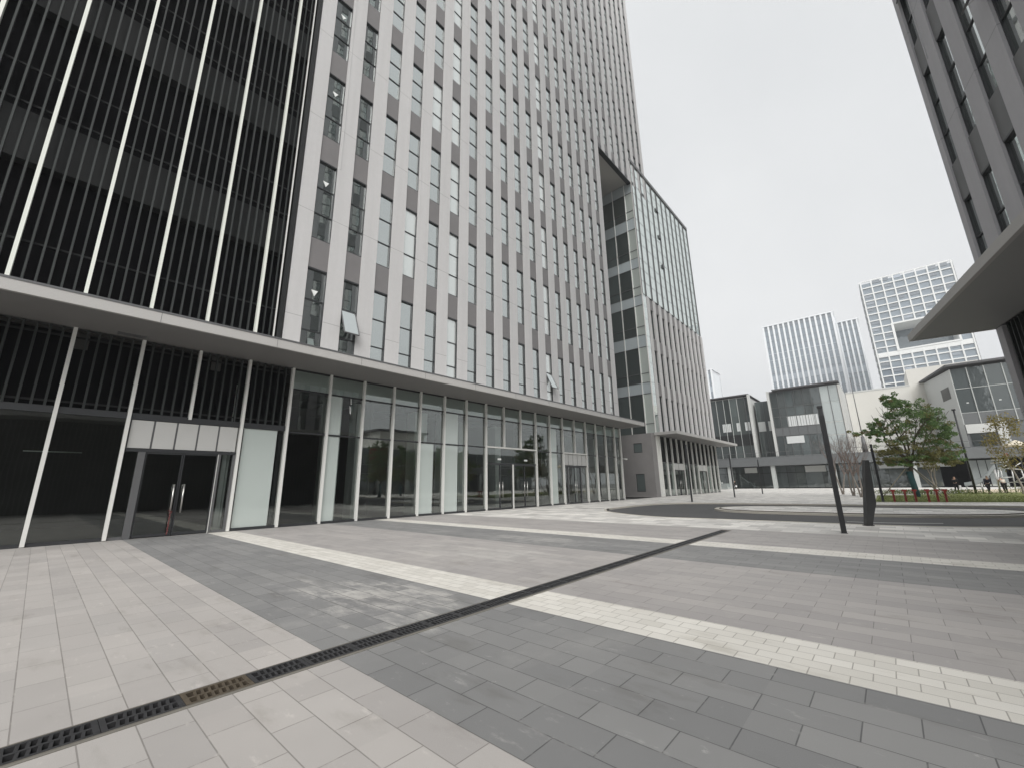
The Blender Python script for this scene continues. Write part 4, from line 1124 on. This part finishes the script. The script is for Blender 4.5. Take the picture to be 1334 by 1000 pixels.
def low_bush(name, label, cx_, cy_, rx, ry, rz, n):
    g = MB()
    for _ in range(n): leaf_cloud(g, (random.gauss(0, rx*.5), random.gauss(0, ry*.5), rz*.45), rx*.3, ry*.3, rz*.5, 36, .10)
    o = g.build(name, 'leaf_low', None, (cx_, cy_, 0)); return tag(o, label, 'hedge')
low_bush('low_hedge', 'low clipped hedge across the back of the lawn', 60, -2.4, 1.3, 4.4, .55, 130)
low_bush('low_hedge', 'rounded green bush by the play frame', 68, -10.6, 1.2, 1.6, .8, 16)
low_bush('low_hedge', 'small dark bush by the foot of the stair', 88, 26.5, .9, 1.2, .8, 10)

# ------------------------------------------------------------------ red posts
for i, yy in enumerate((.02, -.58, -1.08, -1.72, -2.17, -2.57)):
    where = ('leftmost of the six', 'second from the left', 'third from the left', 'fourth from the left', 'fifth from the left', 'rightmost of the six')[i]
    t = thing('red_post', 'red T-shaped post at the lawn edge, '+where, 'post', (39.75+.28*(-yy), yy, 0), R(15), 'red T-shaped posts along the lawn')
    MB().box(-.045, .045, -.05, .05, .0, .739).build('stem', 'red_paint', t)
    MB().box(-.06, .06, -.125, .125, .74, .86).build('crossbar', 'red_paint', t)
    MB().box(-.055, -.051, -.02, .02, .08, .62).build('pale_strip', 'chain_red', t)

# ------------------------------------------------------------------ play frame and umbrella
pf = thing('climbing_frame', 'silver pole climbing frame on the play ground', 'play frame', (66.6, -9.0, 0))
b = MB()
for p, q in (((0, .8, 0), (0, .45, 2.3)), ((0, -.35, 0), (0, -.5, 2.4)), ((0, .45, 2.3), (0, -.45, 2.9)), ((0, -.45, 2.3), (0, -1.2, 2.95)), ((0, -.4, 1.0), (0, -1.6, 1.9)), ((0, .5, 1.5), (.2, -.45, 1.55)),
             ((1.4, .2, 0), (1.2, .1, 2.5)), ((1.3, -1.4, 0), (1.2, -1.3, 2.3)), ((1.2, .1, 2.5), (1.2, -1.3, 2.3)), ((0, .45, 2.3), (1.2, .1, 2.5)), ((0, -.5, 2.4), (1.2, -1.3, 2.3)), ((0, -.4, 3.3), (.3, .7, 3.3)), ((0, -.4, 3.1), (.3, .8, 3.0))): b.tube(p, q, .05, .05, 8)
b.build('frame_poles', 'silver_pole', pf)
MB().tube((0, -.42, 2.3), (0, -.4, 3.7), .09, .07, 8).build('centre_pole', 'silver_pole', pf)
MB().tube((0, -.4, 3.7), (0, -.4, 3.95), .2, .12, 10).build('finial', 'red_paint', pf)
b = MB()
for k in range(4): b.box(.1, 1.1, -.3-.25*k, -.1-.25*k, 1.0+.0*k, 1.06)
b.build('platform', 'silver_pole', pf)
sl = thing('play_slide', 'translucent grey slide sloping down beside the climbing frame', 'slide', (66.6, -7.4, 0))
b = MB(); prof = [(-1.0, 2.55), (-.3, 1.6), (.3, 1.05), (1.0, .8), (1.5, .7)]
for (y0, z0), (y1, z1) in zip(prof[:-1], prof[1:]):
    for x0, x1, dz0, dz1 in ((-.35, -.30, .35, .35), (.30, .35, .35, .35)):
        b.face([(x0, y0, z0), (x0, y1, z1), (x0, y1, z1+dz1), (x0, y0, z0+dz0)]); b.face([(x1, y0, z0), (x1, y0, z0+dz0), (x1, y1, z1+dz1), (x1, y1, z1)])
    b.face([(-.35, y0, z0), (.35, y0, z0), (.35, y1, z1), (-.35, y1, z1)]); b.face([(-.35, y0, z0-.04), (-.35, y1, z1-.04), (.35, y1, z1-.04), (.35, y0, z0-.04)])
b.build('chute', 'slide_skin', sl)
for y0, z0 in ((-.9, 2.4), (.3, 1.0), (1.4, .68)):
    for x0 in (-.3, .3): MB().tube((x0, y0, 0), (x0, y0, z0), .04).build('leg', 'silver_pole', sl)
um = thing('parasol', 'open cream parasol behind the yellow-green tree', 'parasol', (72.5, -11.2, 0))
b = MB(); n = 8
for k in range(n):
    a0, a1 = 2*pi*k/n, 2*pi*(k+1)/n; r = 1.0
    b.face([(r*cos(a0), r*sin(a0), 5.05), (r*cos(a1), r*sin(a1), 5.05), (0, 0, 5.6)]); b.face([(r*cos(a1), r*sin(a1), 5.05), (r*cos(a0), r*sin(a0), 5.05), (r*.98*cos(a0), r*.98*sin(a0), 4.9), (r*.98*cos(a1), r*.98*sin(a1), 4.9)])
b.build('canopy', 'umbrella_cloth', um)
MB().tube((0, 0, 0), (0, 0, 5.5), .03, .03, 8).build('pole', 'mid_frame', um)

# ------------------------------------------------------------------ people
def skin_body(name, joints, links, radii, mat, parent, sub=1):
    me = bpy.data.meshes.new(name); me.from_pydata(joints, links, []); me.update()
    o = bpy.data.objects.new(name, me); COL.objects.link(o)
    sk = o.modifiers.new('skin', 'SKIN'); me.skin_vertices.new() if not me.skin_vertices else None
    for v_, r in zip(me.skin_vertices[0].data, radii): v_.radius = (r, r); v_.use_root = False
    me.skin_vertices[0].data[0].use_root = True
    s = o.modifiers.new('sub', 'SUBSURF'); s.levels = sub; s.render_levels = sub
    dg = bpy.context.evaluated_depsgraph_get(); new = bpy.data.meshes.new_from_object(o.evaluated_get(dg))
    o.modifiers.clear(); old = o.data; o.data = new; bpy.data.meshes.remove(old)
    new.materials.clear(); new.materials.append(MATS[mat])
    for p in new.polygons: p.use_smooth = True
    o.parent = parent; return o
def person(label, loc, rz, pose, top_m, leg_m, bag=False, bend=0.0, group=None):
    """pose: 'stand', 'walk' or 'bend'; faces local -Y"""
    t = thing('person', label, 'person', loc, rz, group)
    st_ = .18 if pose == 'walk' else .03
    hp = Vector((0, 0, .93)); 
    def tilt(v_):                                         # bends the upper body forward about the hips
        q = Vector(v_)-hp; q.rotate(Matrix.Rotation(bend, 3, 'X')); return tuple(hp+q)
    lh, rh_ = (-.10, 0, .90), (.10, 0, .90)
    ls, rs = tilt((-.19, 0, 1.42)), tilt((.19, 0, 1.42))
    drop = Vector((0, -.05, -.3)); 
    le = tuple(Vector(ls)+Vector((-.04, .02 if bend < .3 else -.1, -.29))); re = tuple(Vector(rs)+Vector((.04, .02 if bend < .3 else -.1, -.29)))
    lw = tuple(Vector(le)+Vector((.0, -.10, -.25))); rw_ = tuple(Vector(re)+Vector((.0, -.10, -.25)))
    J = [(0, 0, .95), tilt((0, .01, 1.15)), tilt((0, 0, 1.36)), tilt((0, -.01, 1.50)), tilt((0, -.02, 1.60)), tilt((0, -.02, 1.72)),
         ls, le, lw, rs, re, rw_, lh, (-.10, -st_-.03, .50), (-.10, -st_+.02, .09), rh_, (.10, st_*.6-.03, .50), (.10, st_+.06, .09), (-.10, -st_-.14, .04), (.10, st_-.06, .04)]
    Lk = [(0, 1), (1, 2), (2, 3), (3, 4), (4, 5), (2, 6), (6, 7), (7, 8), (2, 9), (9, 10), (10, 11), (0, 12), (12, 13), (13, 14), (0, 15), (15, 16), (16, 17), (14, 18), (17, 19)]
    Rr = [.13, .12, .13, .055, .085, .075, .065, .045, .032, .065, .045, .032, .095, .062, .045, .095, .062, .045, .035, .035]
    body = skin_body('body', J, Lk, Rr, 'skin', t, 1)
    # clothing: thin shells that follow the same skeleton
    skin_body('jacket', [J[0], J[1], J[2], J[6], J[7], tuple(Vector(J[8])*.85+Vector(J[7])*.15), J[9], J[10], tuple(Vector(J[11])*.85+Vector(J[10])*.15)], [(0, 1), (1, 2), (2, 3), (3, 4), (4, 5), (2, 6), (6, 7), (7, 8)], [.155, .145, .15, .085, .062, .05, .085, .062, .05], top_m, t, 1)
    skin_body('trousers', [J[0], J[12], J[13], J[14], J[15], J[16], J[17]], [(0, 1), (1, 2), (2, 3), (0, 4), (4, 5), (5, 6)], [.15, .115, .08, .066, .115, .08, .066], leg_m, t, 1)
    skin_body('hair', [tilt((0, .012, 1.66)), tilt((0, .0, 1.75))], [(0, 1)], [.085, .082], 'hair', t, 1)
    MB().box(-.14, -.06, -st_-.22, -st_+.09, .005, .07).build('shoe', 'black_cloth', t); MB().box(.06, .14, st_-.12, st_+.13, .005, .07).build('shoe', 'black_cloth', t)
    if bag: MB().prism([(-.33, -.22), (-.25, -.22), (-.25, .08), (-.33, .08)], .42, .78).build('bag', 'bag_white', t)
    return t
person('person in dark clothes standing with a white bag near the corner shop glass', (66.5, -5.2, 0), R(60), 'stand', 'black_cloth', 'black_cloth', True)
person('person in navy clothes walking past the slide at the lawn edge', (62.0, -7.0, 0), R(-70), 'walk', 'navy_cloth', 'black_cloth', False, .25)
person('person in a pale top bending forward by the climbing frame', (65.6, -8.55, 0), R(100), 'bend', 'pale_cloth', 'black_cloth', False, .75)
person('person in dark clothes near the first mall column', (98, 24.6, 0), R(40), 'stand', 'black_cloth', 'black_cloth', True)
person('person in dark clothes inside the mall arcade behind the leafless trees', (103.2, 4.4, 0), R(40), 'stand', 'navy_cloth', 'black_cloth')

# ------------------------------------------------------------------ thin city haze
hm = bpy.data.materials.new('haze'); hm.use_nodes = True
hn, hl = hm.node_tree.nodes, hm.node_tree.links
hn.remove(hn['Principled BSDF'])
pv = hn.new('ShaderNodeVolumePrincipled'); pv.inputs['Color'].default_value = (.93, .95, .98, 1); pv.inputs['Density'].default_value = .00058
hl.new(pv.outputs['Volume'], hn['Material Output'].inputs['Volume']); MATS['haze'] = hm
hz = MB().box(-1505, 1505, -1505, 1505, -1.2, 130).build('haze', 'haze'); tag(hz, kind='stuff')
